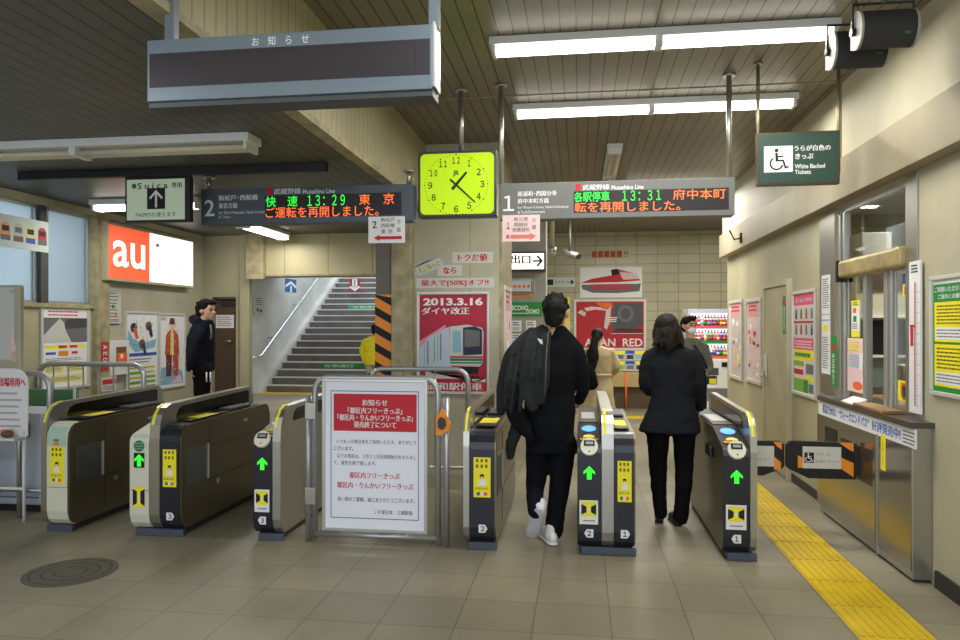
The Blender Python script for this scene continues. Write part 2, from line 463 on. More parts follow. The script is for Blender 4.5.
c = MB(); c.box(xd0 + .14, xd0 + .36, YD + .0, YD + .05, zd - .11, zd - .06, BLACKM, .004); c.build('door_closer', do)
# clock pillar between the two passages
m = MB(); m.box(-1.73, -.83, YP, YP + 1.1, 0, ZR, BEIGE); m.box(-.83, -.80, YP + .01, YP + 1.1, 0, ZR, BEIGED, .003)
m.box(XY(470, YP) - .006, XY(470, YP) + .006, YP - .0004, YP + .001, .0, ZR, BEIGED)
struct(m, 'wall_pillar')
m = MB(); m.box(-1.95, -1.73, YP - .1, YP + 1.1, 0, ZR, BEIGED, .012); m.box(-2.12, -1.95, YP - .08, YP + 1.1, 0, ZR, CONC, .008)
struct(m, 'pillar_center')
tf = Fr((-2.125, YP - .085, 1.0), (1, 0, 0), (0, 0, 1), (0, -1, 0), .175, .88)
t = MB().box(-2.126, -1.95, YP - .086, YP - .081, 1.0, 1.88, ORANGE); zz = 1.0
while zz < 1.83:
    a, b = zz - 1.0, zz - 1.0 + .085
    t.poly(tf, [(0, a + .1), (.176, max(a, 0)), (.176, min(b, .88)), (0, min(b + .1, .88))], INK, .003); zz += .19
tag(t.build('hazard_tape'), 'yellow and black striped hazard tape wrapped round the pillar by the stairs', 'tape')
# right-hand wall with ticket window
Y0, Y1 = 5.0, 6.31
ydA, ydB = AX(768, 300, WR).y, AX(791, 300, WR).y
zdr = 1.965
m = MB(); m.box(WR, WR + .1, -3.5, Y0, 0, 2.6, CREAM); m.box(WR, WR + .1, Y1, 10.75, 0, 2.6, CREAM2)
m.box(WR, WR + .1, Y0, Y1, 2.5, 2.6, CREAM); m.box(WR, WR + .1, Y0, Y1, 0, .9, STEELD)
m.box(WR - .07, WR + .1, -3.5, 10.75, 2.6, ZR, CREAM)
struct(m, 'wall_right')
struct(MB().box(WR - .115, WR - .0, -3.5, 10.75, 2.53, 2.845, BEAM, .004), 'beam_right')
m = MB().box(WR - .02, WR, -3.5, 4.6, 0, .1, RUBBER); m.box(WR - .012, WR, Y1 + .4, ydB - .03, 0, .08, RUBBER); m.box(WR - .012, WR, ydA + .03, 10.75, 0, .08, RUBBER); struct(m, 'baseboard_right')
yb = AX(880, 300, WR - .06).y
struct(MB().box(WR - .078, WR - .068, AX(851, 200, WR).y - .006, AX(851, 200, WR).y + .006, 2.845, ZR, BEIGED), 'trim_right')
m = MB().box(WR - .035, WR, ydB, ydA, .01, zdr, CREAM2, .003); do = m.build('door_2', kind='structure')
f = MB(); f.box(WR - .05, WR, ydB - .05, ydB - .003, 0, zdr + .06, CREAM); f.box(WR - .05, WR, ydA + .003, ydA + .05, 0, zdr + .06, CREAM); f.box(WR - .05, WR, ydB - .003, ydA + .003, zdr + .003, zdr + .06, CREAM); f.build('door_frame', do)
hy = ydA - .07; h = MB(); h.box(WR - .05, WR - .036, hy - .04, hy + .04, .98, 1.24, ALUP, .006); h.cyl((WR - .06, hy, 1.04), (WR - .05, hy, 1.04), .02, STEEL); h.tube([(WR - .05, hy, 1.0), (WR - .1, hy, 1.0), (WR - .1, hy - .11, 1.0)], .011, STEEL); h.build('door_handle', do)
# back of the hall
struct(MB().box(-1.6, 5.6, YB, YB + .2, 0, ZR, BLOCK), 'wall_back')
struct(MB().box(5.5, 5.7, 10.0, YB, 0, ZR, BLOCK), 'wall_far_right')
struct(MB().box(WR + .1, 5.5, 10.65, 10.75, 0, ZR, CREAM2), 'wall_office')
XG = XY(546, 11.0)
struct(MB().box(-2.1, XG, 11.0, 11.4, 0, ZR, GREYP, .004), 'wall_grey')
struct(MB().box(-2.1, -1.9, YP + 1.1, 27.0, 0, 6.0, CONCW), 'wall_stairs_right')
struct(MB().box(-7.9, -7.45, YD + .31, 27.0, 0, 6.5, CONCW), 'wall_stairs_left')
struct(MB().box(-7.44, XY(242, YD), YD + .16, YD + .3, 0, 3.0, CREAM2), 'wall_stairs_front')
struct(MB().box(-7.9, -2.0, YD + .31, 17.0, 2.9, 3.0, CREAM2), 'ceiling_stairs')  # unseen roof, drawn out far enough to darken the lower steps
# stairs
s = MB(); ns = MB(); ys, ru, ri = 16.1, .30, .168
for i in range(26):
    y = ys + ru * i; z = ri * (i + 1)
    s.box(-7.3, -2.1, y, y + ru + .01 if i < 25 else 27, z - ri - (.15 if i else 0), z, CONC)
    ns.box(-7.3, -2.1, y - .012, y + .045, z - .028, z + .004, NOSE)
so = s.build('stairs', kind='structure'); ns.build('stair_nosing', so)
st = MB(); st.prof([(ys - .35, 0), (ys + .1, 0), (ys + 26 * ru, ri * 26 - .1), (ys + 26 * ru, ri * 26 + .2), (ys - .05, .22)], -7.449, -7.3, CONCW); st.build('stair_stringer', so)
hr = MB(); p0 = Vector((-7.24, ys - .8, .85)); p1 = Vector((-7.24, ys - .45, .87)); hr.tube([Vector((-7.45, ys - .8, .8)), p0, p1, Vector((-7.24, ys + 7, .87 + 7.45 * ri / ru))], .034, mat('polished_handrail_steel', (226, 226, 230), .2, .7))
for k in range(5):
    y = ys + .4 + 1.5 * k; z = .87 + (y - ys + .45) * ri / ru; hr.tube([(-7.45, y, z - .08), (-7.24, y, z - .08), (-7.24, y, z)], .012, TUBE)
tag(hr.build('stair_handrail'), 'shiny steel handrail climbing the left wall of the staircase', 'handrail')
gs = MB(); fr = FY(320, 364.6, 362, 371, ys + ru * 3 - .014); fr.H = ri - .05; fr.o.z = ri * 3 + .01
gs.fbox(fr, 0, 0, fr.W + .8, fr.H, 0, .003, GRNP); gs.txt(fr, '左側通行', fr.W * .45, fr.H / 2, fr.H * .6, PAPER, d=.004, w=fr.W * .7)
tag(gs.build('step_notice'), 'dark green notice strip on a lower stair riser left of the yellow jacket', 'notice')
gs = MB(); fr = FY(348, 314.5, 380, 319, ys + ru * 12 - .014); fr.H = ri - .05; fr.o.z = ri * 12 + .01
gs.fbox(fr, 0, 0, fr.W + .8, fr.H, 0, .003, mat('mint_strip', (70, 176, 130), .6)); gs.txt(fr, '左側通行', fr.W * .55, fr.H / 2, fr.H * .6, PAPER, d=.004, w=fr.W * .8)
tag(gs.build('step_notice'), 'mint green notice strip on a high stair riser above the yellow jacket', 'notice')
# tactile paving and floor covers
def tactile(name, x0, x1, ya, yb, along, label):
    m = MB().box(x0, x1, ya, yb, 0, .004, TACT)
    if along:
        n = 8
        for k in range(n):
            x = x0 + (x1 - x0) * (k + .5) / n; y = ya
            while y < yb:
                e = min(y + .39, yb); m.box(x - .013, x + .013, y + .012, e - .012, .004, .009, TACT); y += .4
    tag(m.build(name), label, 'tactile paving', None)
tactile('tactile_paving', 1.37, 1.745, -1.0, 14.4, True, 'long yellow ribbed tactile strip running through the wheelchair lane by the counter')
tactile('tactile_paving', -7.3, -2.1, 15.55, 16.0, False, 'yellow tactile band on the floor along the foot of the stairs')
tactile('tactile_paving', -.45, 1.365, 12.3, 12.62, False, 'short yellow tactile band crossing the floor beyond the gates')
mc = MB(); c = GR(71, 572); fz = Fr((c.x, c.y, 0), (1, 0, 0), (0, 1, 0), (0, 0, 1), 1, 1)
mc.extr(fz, [(.27 * math.cos(a * math.pi / 24), .27 * math.sin(a * math.pi / 24)) for a in range(48)], 0, .003, MANH)
for r in (.235, .17, .1):
    n = 48; vs = []
    for k in range(n):
        a = 2 * math.pi * k / n
        vs += [(c.x + r * math.cos(a), c.y + r * math.sin(a), .0035), (c.x + (r - .012) * math.cos(a), c.y + (r - .012) * math.sin(a), .0035)]
    mc.add(vs, [[2 * k, 2 * ((k + 1) % n), 2 * ((k + 1) % n) + 1, 2 * k + 1] for k in range(n)], RUBBER)
tag(mc.build('manhole_cover'), 'round worn iron manhole cover set in the floor tiles', 'manhole cover')

# ================================================================== LAMPS
def ceiling_lamp(label, x0, x1, Y, z, lit, wide=.15, power=0.0, group=None, along_y=False, tubes=2, Yb=None):
    if along_y: cx, cy = x0, (Y + Yb) / 2
    else: cx, cy = (x0 + x1) / 2, Y
    t = thing('fluorescent_light', label, 'ceiling light', (cx, cy, z - .1), group)
    b = MB()
    if along_y:
        b.box(cx - wide / 2, cx + wide / 2, Y, Yb, z - .05, z - .001, WHITEM, .006)
        L0, L1 = Y, Yb
    else:
        b.box(x0, x1, Y - wide / 2, Y + wide / 2, z - .055, z - .001, WHITEM, .006)
        L0, L1 = x0, x1
    b.build('housing', t)
    n = max(1, round((L1 - L0) / 1.2)); st = (L1 - L0) / n
    for k in range(n):
        a, e = L0 + st * k + (.03 if k == 0 else .012), L0 + st * (k + 1) - (.03 if k == n - 1 else .012)
        q = MB()
        if along_y:
            for dx in ((-.035, .035) if tubes == 2 else (0,)):
                q.cyl((cx + dx, a + .005, z - .085), (cx + dx, e - .005, z - .085), .019, TUBE_ON if lit else TUBE_OFF, 12)
            for u in (a, e): h = MB(); h.box(cx - wide / 2 + .01, cx + wide / 2 - .01, u - .012, u + .012, z - .11, z - .05, WHITEM, .004); h.build('lamp_holder', t)
        else:
            for dy in ((-.035, .035) if tubes == 2 else (0,)):
                q.cyl((a + .005, Y + dy, z - .085), (e - .005, Y + dy, z - .085), .019, TUBE_ON if lit else TUBE_OFF, 12)
            for u in (a, e): h = MB(); h.box(u - .012, u + .012, Y - wide / 2 + .01, Y + wide / 2 - .01, z - .11, z - .05, WHITEM, .004); h.build('lamp_holder', t)
        q.build('tube', t)
    if power:
        if along_y: area('ceiling_area_light', (cx, cy, z - .12), wide, L1 - L0, power, WARM)
        else: area('ceiling_area_light', (cx, cy, z - .12), L1 - L0, wide, power, WARM)
    return t
ceiling_lamp('long lit fluorescent lamp in front, ending beside the black speakers', XY(490, 4.75), XY(838, 4.75), 4.75, ZR, True, .14, LAMP['front'])
ceiling_lamp('long lit fluorescent lamp behind the front one, above the platform 1 board', XY(513, 6.2), XY(797, 6.2), 6.2, ZR, True, .14, LAMP['back'])
ceiling_lamp('long unlit fluorescent lamp on the low ceiling over the left gates', XY(255, 4.47) - 2.5, XY(255, 4.47), 4.47, ZL, False, .2)
ceiling_lamp('unlit lamp running away along the high ceiling behind the platform 1 board', .36, .36, 7.6, ZR, False, .16, 0, None, True, Yb=12.4)
ceiling_lamp('lit lamp glowing behind the green and black card sign', XY(95, 6.6), XY(203, 6.6), 6.6, ZL, True, .2, LAMP['left'])
ceiling_lamp('lit lamp pointing away on the low ceiling near the stairs', XY(266, 8.6), 0, 7.95, ZL, True, .2, LAMP['left'], None, True, Yb=9.15)
ceiling_lamp('added fluorescent lamp hidden behind the right departure board to brighten the grey panel', .6, 1.85, 10.1, ZR, True, .14, 60)  # unseen lamp added to brighten the grey panel wall
# two unseen lamps of these rows over the camera, then bare hall lights
area('ceiling_area_light', (.6, 1.2, ZR - .1), 2.4, .15, LAMP['near'], COOL)
area('ceiling_area_light', (-3.3, 1.6, ZL - .1), 2.4, .15, LAMP['near'] * .7, COOL)
area('ceiling_area_light', (1.0, 11.6, ZR - .1), 2.4, .15, LAMP['hall'], WARM)  # far hall area lights, no fixtures built
area('ceiling_area_light', (3.4, 12.8, ZR - .1), 2.4, .15, LAMP['hall'] * .6, WARM)
area('ceiling_area_light', (-4.6, 13.2, 2.85), 2.4, .15, LAMP['hall'] * 1.1, (1, 1, 1))  # unseen light added to lift the lower stairs

# ================================================================== TICKET GATES
GY, GL = 4.92, 1.53
def gx(x): return XY(x, GY)
def gz(x, y): return AY(x, y, GY).z
NOTICE_W = .10
def manner_sticker(parent, xa, xb, z0, z1, y):
    fr = Fr((xa, y, z0), (1, 0, 0), (0, 0, 1), (0, -1, 0), xb - xa, z1 - z0); W_, H_ = fr.W, fr.H
    m = MB().fbox(fr, 0, 0, W_, H_, 0, .0015, YEL)
    for r in range(2):
        for k in range(3): m.rect(fr, W_ * (.14 + .27 * k), H_ * (.88 - .14 * r), W_ * (.28 + .27 * k), H_ * (.96 - .14 * r), mat_dim, .002)
    m.disc(fr, W_ * .5, H_ * .53, W_ * .13, INK, .0022); m.disc(fr, W_ * .5, H_ * .495, W_ * .085, SKINP, .0026)
    m.poly(fr, [(W_ * .25, H_ * .3), (W_ * .75, H_ * .3), (W_ * .7, H_ * .42), (W_ * .5, H_ * .47), (W_ * .3, H_ * .42)], PAPER, .0022)
    m.txt(fr, '自動改札', W_ / 2, H_ * .22, H_ * .07, mat_dim, w=W_ * .8, d=.002)
    for k, c in enumerate((TEAL, PAPER, ORNG)): m.disc(fr, W_ * (.3 + .2 * k), H_ * .09, W_ * .13, c, .0021 + .0002 * k, H_ * .045)
    return m.build('manner_sticker', parent, 'yellow sticker with a small figure')
mat_dim = mat('olive_print', (120, 104, 20), .6)
SKINP = mat('skin_print', (236, 200, 170), .6)
def door_sticker(parent, xa, xb, z0, z1, y, white=True):
    fr = Fr((xa, y, z0), (1, 0, 0), (0, 0, 1), (0, -1, 0), xb - xa, z1 - z0); W_, H_ = fr.W, fr.H
    m = MB()
    if white: m.fbox(fr, 0, 0, W_, H_, 0, .0012, PAPER)
    b = .32 if white else .0
    m.rect(fr, W_ * .1, H_ * b, W_ * .9, H_ * .93, YEL, .0016)
    for s_ in (0, 1):
        u = lambda t: W_ * (t if not s_ else 1 - t)
        q = [(u(.1), H_ * (b + .08)), (u(.32), H_ * (b + .16)), (u(.38), H_ * (b + .2)), (u(.38), H_ * .72), (u(.32), H_ * .76), (u(.1), H_ * .84)]
        m.poly(fr, q if not s_ else q[::-1], INK, .002)
    m.rect(fr, W_ * .47, H_ * (b + .15), W_ * .53, H_ * .78, PAPER, .002)
    if white: m.dashes(fr, W_ * .2, H_ * .1, W_ * .85, H_ * .2, 1, GREYINK, .0016)
    return m.build('flap_warning_sticker', parent, 'white and yellow closing flap sticker' if white else 'yellow closing flap sticker')
def number_tag(parent, n, xc, z, y, left):
    fr = Fr((xc, y, z), (1, 0, 0), (0, 0, 1), (0, -1, 0), .06, .06); s_ = -1 if left else 1
    q = [(-.028 * s_, -.028), (.016 * s_, -.028), (.034 * s_, 0), (.016 * s_, .028), (-.028 * s_, .028)]
    m = MB().extr(fr, q if not left else q[::-1], 0, .0015, PAPER)
    m.txt(fr, n, 0, 0, .036, INK, d=.002, bold=.02); return m.build('lane_number', parent)
def front_strip(xa, xb, pts, th, mt):
    """band of thickness th wrapped on the outside of a front profile"""
    m = MB(); vs = []
    for i, (y, z) in enumerate(pts):
        a = Vector(pts[max(i - 1, 0)]); b = Vector(pts[min(i + 1, len(pts) - 1)]); t = (b - a).normalized(); nrm = Vector((-t.y, t.x))
        for q in ((y, z), (y + nrm.x * th, z + nrm.y * th)):
            vs.append((xa, q[0], q[1])); vs.append((xb, q[0], q[1]))
    fs = []; n = len(pts)
    for i in range(n - 1):
        a, b = 4 * i, 4 * (i + 1)
        fs += [[a + 2, a + 3, b + 3, b + 2], [a, b, b + 1, a + 1], [a, a + 2, b + 2, b], [a + 1, b + 1, b + 3, a + 3]]
    fs += [[0, 1, 3, 2], [4 * (n - 1), 4 * (n - 1) + 2, 4 * (n - 1) + 3, 4 * (n - 1) + 1]]
    return m.add(vs, fs, mt)
F_BOT = [(.1, .05), (.05, .062), (.016, .1), (0, .16)]
F_PLAIN = F_BOT + [(0, .70), (.008, .745), (.035, .785), (.075, .808), (.12, .815)]
F_ENTRY = F_BOT + [(0, .695), (.012, .725), (.04, .742), (.40, .835)]
F_PART = F_BOT + [(0, .72), (.01, .82), (.04, .89), (.085, .935), (.15, .958), (.2, .962)]
BACK = [(GL - .08, .0), (GL - .03, -.02), (GL, -.08)]
def closed(front, ztop):
    pts = [(GY + y + .006, z) for y, z in front]
    return pts + [(GY + GL - .1, ztop), (GY + GL - .04, ztop - .02), (GY + GL, ztop - .1), (GY + GL, .16), (GY + GL - .04, .07), (GY + GL - .08, .05)]
def gate(label, segs, numbers=(None, None), suica=False, white_plain=False, slim=False):
    """segs: list of (kind, x0, x1) in metres; every gate is one machine"""
    xa, xb = segs[0][1], segs[-1][2]
    t = thing('ticket_gate', label, 'ticket gate', ((xa + xb) / 2, GY + GL / 2, 0), 'ticket gates across the hall')
    MB().box(xa + .02, xb - .02, GY + .055, GY + GL - .05, 0, .049, RUBBER, .004).build('plinth', t)  # dark material stands in for shade on the plinth sides
    MB().box(xa + .03, xb + .004, GY + .02, GY + .054, 0, .05, PLINTH, .004).build('plinth_front', t, 'blue grey plinth front, coloured as the lit side')  # front split off in a lighter colour to paint light on it
    for kind, x0, x1 in segs:
        g = .002
        if kind == 'part':
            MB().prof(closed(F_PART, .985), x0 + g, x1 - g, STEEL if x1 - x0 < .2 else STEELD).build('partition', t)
            front_strip(x0 + g, x1 - g, [(GY + y, z) for y, z in F_PART], .004, STEEL).build('partition_cap', t, 'bright steel cap')
            fs_ = front_strip(x0 + .012, x0 + .012 + min(.02, (x1 - x0) * .35), [(GY + y, z) for y, z in F_PART[5:]], .006, YEL); fs_.build('caution_strip', t, 'yellow caution strip')
            for sx, xx in ((-1, x0 + g), (1, x1 - g)):
                ya, yb_, za, zb_ = GY + .22, GY + GL - .1, .842, .93
                q = [(ya, za), (yb_, za), (yb_, zb_ + .01), (yb_ - .03, zb_ + .026), (ya + .09, zb_ + .002), (ya + .03, zb_ - .02), (ya, zb_ - .06)]
                MB().prof([(a, b) for a, b in q], min(xx, xx + sx * .004), max(xx, xx + sx * .004), GLASSD).build('sensor_panel', t)
        elif kind == 'plain':
            dark = CREAMP if white_plain else NAVY
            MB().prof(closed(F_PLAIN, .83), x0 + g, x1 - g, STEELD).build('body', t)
            front_strip(x0 + g, x1 - .012, [(GY + y, z) for y, z in F_PLAIN], .006, dark).build('front_panel', t)
            if white_plain:
                hd = front_strip(x0 + .006, x1 - .02, [(GY + y - .006, z + .001) for y, z in F_PLAIN[4:]], .002, mat('pale_teal_head', (176, 204, 190), .45)); hf2 = Fr((x0 + .006, GY - .009, .66), (1, 0, 0), (0, 0, 1), (0, -1, 0), x1 - x0 - .026, .12)
                hd.fbox(hf2, 0, -.01, hf2.W, .055, 0, .002, MATS['pale_teal_head']); hd.txt(hf2, '専用', hf2.W * .5, .033, .022, INK, d=.003, bold=.03); hd.disc(hf2, hf2.W * .5, .006, .03, ORNG, .003, .009); hd.build('teal_head', t, 'pale teal head with dark lettering')
            tp = MB().box(x0 + .012, x1 - .03, GY + .2, GY + GL - .16, .828, .836, BLACK, .003); tp.build('top_panel', t)
            MB().box(x0 + .02, x1 - .04, GY + .34, GY + .62, .836, .8375, YEL).build('top_sticker', t, 'yellow sticker on the table')
            o = MB()
            o.box(x0 + .02, x1 - .035, GY + .82, GY + 1.2, .836, .858, DGREY, .01); o.build('ticket_tray', t)
            w_ = x1 - x0
            manner_sticker(t, x0 + w_ * .16, x1 - w_ * .2, .37, .645, GY - .0065)
            MB().box(x0 + g, x1 - g, GY - .007, GY - .004, .338, .341, BLACKM).build('panel_joint', t)
            # side: dark sensor window and a steel grab edge
            sw = MB(); sw.box(x1 - .004, x1 + .002, GY + .09, GY + .36, .36, .63, DGREY, .001); sw.build('side_window', t)
            sw = MB(); sw.box(x1 - .004, x1 + .012, GY + .375, GY + .39, .36, .63, ALU, .002); sw.build('side_trim', t)
            sw = MB(); sw.box(x1 - .004, x1 + .0015, GY + .41, GY + GL - .1, .345, .35, RUBBER); sw.box(x1 - .004, x1 + .0015, GY + .41, GY + GL - .1, .60, .604, RUBBER); sw.build('side_seam', t)
            k = MB(); k.box(x1 - .004, x1 + .0015, GY + .405, GY + .409, .1, .78, RUBBER); k.cyl((x1 - .002, GY + .55, .3), (x1 + .006, GY + .55, .3), .022, STEEL, 14); k.build('key_lock', t)
            k = MB(); k.box(x1 - .002, x1 + .006, GY + 1.0, GY + 1.06, .72, .745, ALU, .002); k.build('latch', t)
            if numbers[1]: number_tag(t, {'1': '１', '2': '２', '3': '３'}[numbers[1]], (x0 + x1) / 2, gz(600, 533), GY - .0065, False)
        else:
            white = suica
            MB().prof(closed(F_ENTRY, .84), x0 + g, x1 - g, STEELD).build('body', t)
            front_strip(x0 + g, x1 - g, [(GY + y, z) for y, z in F_ENTRY[:6]], .006, CREAMP if white else NAVY).build('front_panel', t)
            front_strip(x0 + g, x1 - g, [(GY + y, z) for y, z in F_ENTRY[5:]], .006, CREAMP if white else BLACK).build('reader_slope', t)
            MB().box(x0 + .01, x1 - .01, GY + .43, GY + GL - .12, .838, .846, BLACK, .003).build('top_panel', t)
            MB().box(x0 + .03, x1 - .03, GY + .6, GY + 1.0, .846, .85, ALU, .002).build('top_plate', t)
            w_ = x1 - x0; xm = (x0 + x1) / 2
            af = Fr((xm, GY - .0065, .56), (1, 0, 0), (0, 0, 1), (0, -1, 0), .1, .1)
            if white:
                MB().fbox(af, -.042, -.055, .042, .055, 0, .002, BLACK).build('arrow_display', t)
            q = [(0, .05), (.042, .008), (.042, -.012), (.017, .008), (.017, -.05), (-.017, -.05), (-.017, .008), (-.042, -.012), (-.042, .008)]
            MB().extr(af, [(a * .9, b * .9) for a, b in q][::-1], .002, .0032, ARROWG).build('arrow_light', t, 'lit green arrow')
            sl = Vector((0, .36, .093)).normalized(); up = Vector((0, -sl.z, sl.y))
            def slope(d, lift=.0075):
                b = Vector((xm, GY + .04, .742)) + sl * d + up * lift
                return Fr(b, (1, 0, 0), sl, up, .1, .1)
            if not white:
                sf = slope(.26); e = [(.05 * math.cos(a * math.pi / 16), .052 * math.sin(a * math.pi / 16)) for a in range(32)]
                MB().extr(sf, e[::-1], 0, .004, ICBLUE).build('card_reader', t, 'blue oval card reader')
                # ticket slot disc standing on the nose
                nf = Fr((xm, GY - .004, .735), (1, 0, 0), Vector((0, .5, .87)), Vector((0, -.87, .5)), .1, .1)
                e = [(.058 * math.cos(a * math.pi / 18), .062 * math.sin(a * math.pi / 18)) for a in range(36)]
                dsk = MB().extr(nf, e[::-1], -.01, .012, CREAMP); do_ = dsk.build('ticket_slot', t, 'white round ticket slot')
                MB().fbox_r(nf, -.036, .002, .036, .04, .012, .016, BLACK).build('slot_opening', do_)
                MB().fbox_r(nf, -.024, .012, .026, .03, .016, .0185, ALU).build('slot_lip', do_)
                MB().extr(nf, [(.006 * math.cos(a * math.pi / 6), -.035 + .006 * math.sin(a * math.pi / 6)) for a in range(12)][::-1], .012, .0135, REDINK).build('slot_light', do_)
                cf = slope(.1); e = [(.04 * math.cos(a * math.pi / 12), .045 * math.sin(a * math.pi / 12)) for a in range(13)]
                MB().extr(cf, e[::-1], 0, .005, YEL).build('caution_half_disc', t, 'yellow half disc')
                bf = slope(.07); MB().fbox_r(bf, -.06, -.012, .06, .012, 0, .004, ORANGE).build('caution_bar', t, 'orange caution bar')
            else:
                nf = Fr((xm, GY - .0065, .665), (1, 0, 0), (0, 0, 1), (0, -1, 0), .1, .1)
                e = [(.042 * math.cos(a * math.pi / 18), .042 * math.sin(a * math.pi / 18)) for a in range(36)]
                rd = MB().extr(nf, e[::-1], 0, .004, TEAL)
                for k in (-.02, 0, .02): rd.rect(nf, -.036, k - .001, .036, k + .001, CREAMP, .0045)
                rd.txt(nf, 'Suica', 0, -.062, .016, GREYINK, d=.0005); rd.build('card_logo', t, 'green round mark with small lettering')
            door_sticker(t, x0 + w_ * .1, x1 - w_ * .14, gz(588, 524), gz(588, 500), GY - .0065, not white)
            MB().box(x0 + g, x1 - g, GY - .007, GY - .004, .338, .341, BLACKM).build('panel_joint', t)
            if numbers[0]: number_tag(t, {'1': '１', '2': '２', '3': '３'}[numbers[0]], (x0 + x1) / 2, gz(588, 533), GY - .0065, True)
            k = MB(); k.box(x0 - .03, x0 + .002, GY + .34, GY + .52, .62, .70, BLACK, .012); k.build('flap_hub', t)
    return t
def fbox_r(s, fr, u0, v0, u1, v1, d0, d1, m):
    return s.extr(fr, [(u0, v0), (u1, v0), (u1, v1), (u0, v1)][::-1], d0, d1, m)
MB.fbox_r = fbox_r
gate('double ticket gate between the two people seen walking through from behind', [('entry', gx(577), gx(601.5)), ('part', gx(601.5), gx(614)), ('plain', gx(614), gx(636))], ('2', '1'))
gate('black ticket gate beside the yellow tactile strip, its green arrow nearest the counter', [('entry', gx(723), gx(750)), ('part', gx(750), gx(757.5))], ('1', None))
gate('ticket gate with a yellow sticker standing left of the man in the black suit', [('part', gx(463), gx(469.5)), ('plain', gx(469.5), gx(496))], (None, '2'))
gate('slim ticket gate with a green arrow directly left of the white notice board', [('entry', gx(253), gx(272.5)), ('part', gx(272.5), gx(281))], ('3', None))
gate('ticket gate with a cream front carrying a round green mark', [('entry', gx(130), gx(149.5)), ('part', gx(149.5), gx(160)), ('plain', gx(160), gx(181))], (None, '3'), suica=True)
gate('cream fronted ticket gate at the far left without an arrow', [('part', gx(41), gx(47)), ('plain', gx(47), gx(69))], (None, None), white_plain=True)

# ================================================================== BARRIER, NOTICE BOARD, RAILINGS
BY = 4.98
xl, xr = XY(308.5, BY), XY(446.5, BY); fl, frr = XY(315, BY), XY(438, BY)
zt = AY(380, 378, BY).z
t = thing('barrier_gate', 'swinging steel tube barrier that carries the white notice board', 'barrier', ((fl + frr) / 2, BY, 0))
b = MB(); r = .021
zbm = AY(380, 536, BY).z
b.tube([(fl, BY, .02)] + arc((fl, BY, zt), (fl, BY, zt - .12), (fl + .12, BY, zt)) + arc((frr, BY, zt), (frr - .12, BY, zt), (frr, BY, zt - .12)) + [(frr, BY, .02)], r, TUBE, 14)
b.build('tube_frame', t)
MB().cyl((fl, BY, zbm), (frr, BY, zbm), .02, TUBE).build('bottom_rail', t)
for x in (.36, .72): MB().cyl((fl + (frr - fl) * x, BY, zbm), (fl + (frr - fl) * x, BY, zt), .007, TUBE, 8).build('bar', t)
for zc in (.33, .94):
    h = MB(); h.box(xl - .015, fl + .015, BY - .034, BY - .0215, zc - .06, zc + .06, STEEL, .003); h.build('hinge', t)
p = MB(); p.cyl((xl, BY, 0), (xl, BY, AY(308, 396, BY).z), .021, TUBE); p.ball((xl, BY, AY(308, 396, BY).z), .021, .021, .008, TUBE); tag(p.build('barrier_post'), 'steel hinge post left of the notice board', 'post')
p = MB(); p.cyl((xr, BY, 0), (xr, BY, AY(447, 398, BY).z), .021, TUBE); p.ball((xr, BY, AY(447, 398, BY).z), .021, .021, .008, TUBE); tag(p.build('barrier_post'), 'steel latch post right of the notice board', 'post')
lk = AY(442.5, 423, BY - .045)
t = thing('latch_box', 'orange and black latch strapped between the barrier tubes', 'latch', (lk.x, lk.y, lk.z - .07))
q = Fr((lk.x, BY - .022, lk.z), (1, 0, 0), (0, 0, 1), (0, -1, 0), .1, .1)
MB().extr(q, [(-.045, -.04), (-.05, -.08), (-.01, -.09), (.02, -.065), (.05, -.05), (.055, .0), (.04, .02), (.03, .06), (-.005, .1), (-.02, .07), (-.045, .05)], 0, .03, ORANGE).build('strap', t)
MB().extr(q, [(-.026, -.03), (0, -.045), (.026, -.02), (.02, .03), (-.012, .045), (-.03, .015)], .03, .05, BLACK).build('latch_body', t)
# notice board
NY = BY - .035
nf = FY(322.5, 379, 427.5, 532, NY)
t = thing('notice_board', 'white framed notice board with a red heading box hung on the tube barrier', 'notice board', nf.pt(nf.W / 2, 0, 0))
MB().fbox(nf, 0, 0, nf.W, nf.H, -.012, .0, PAPERG, .002).build('back_panel', t)
f = MB(); e = .022
for a in ((0, 0, nf.W, e), (0, nf.H - e, nf.W, nf.H), (0, e, e, nf.H - e), (nf.W - e, e, nf.W, nf.H - e)): f.fbox(nf, *a, 0, .012, ALU, .002)
f.build('board_frame', t)
sh = MB().rect(nf, e, e, nf.W - e, nf.H - e, mat('bluish_white_sheet', (240, 242, 255), .6), .002)
def NB(x, y): # board coordinates from the pixel layout of the sheet
    return ((x - 322.5) / 105 * nf.W, (532 - y + (x - 375) * .025) / 152 * nf.H)
def npx(v): return v / 105 * nf.W
u0, v0 = NB(331, 518); u1, v1 = NB(419, 393); bw = npx(.7)
for a in ((u0, v0, u1, v0 + bw), (u0, v1 - bw, u1, v1), (u0, v0, u0 + bw, v1), (u1 - bw, v0, u1, v1)): sh.rect(nf, *a, NAVYP, .0026)
ua, va = NB(334, 431); ub, vb = NB(417, 396); sh.rect(nf, ua, va, ub, vb, REDINK, .003)
sh.build('sheet', t)
L = MB(); um = (ua + ub) / 2
for st, y, w_, c, b_ in (('お知らせ', 403.5, 25, PAPER, .02), ('「都区内フリーきっぷ」', 411.5, 54, PAPER, .02), ('「都区内・りんかいフリーきっぷ」', 418.5, 75, PAPER, .02), ('発売終了について', 425.5, 42, PAPER, .02)):
    L.txt(nf, st, um, NB(375, y)[1], npx(6.2), c, w=npx(w_), d=.0042, bold=b_)
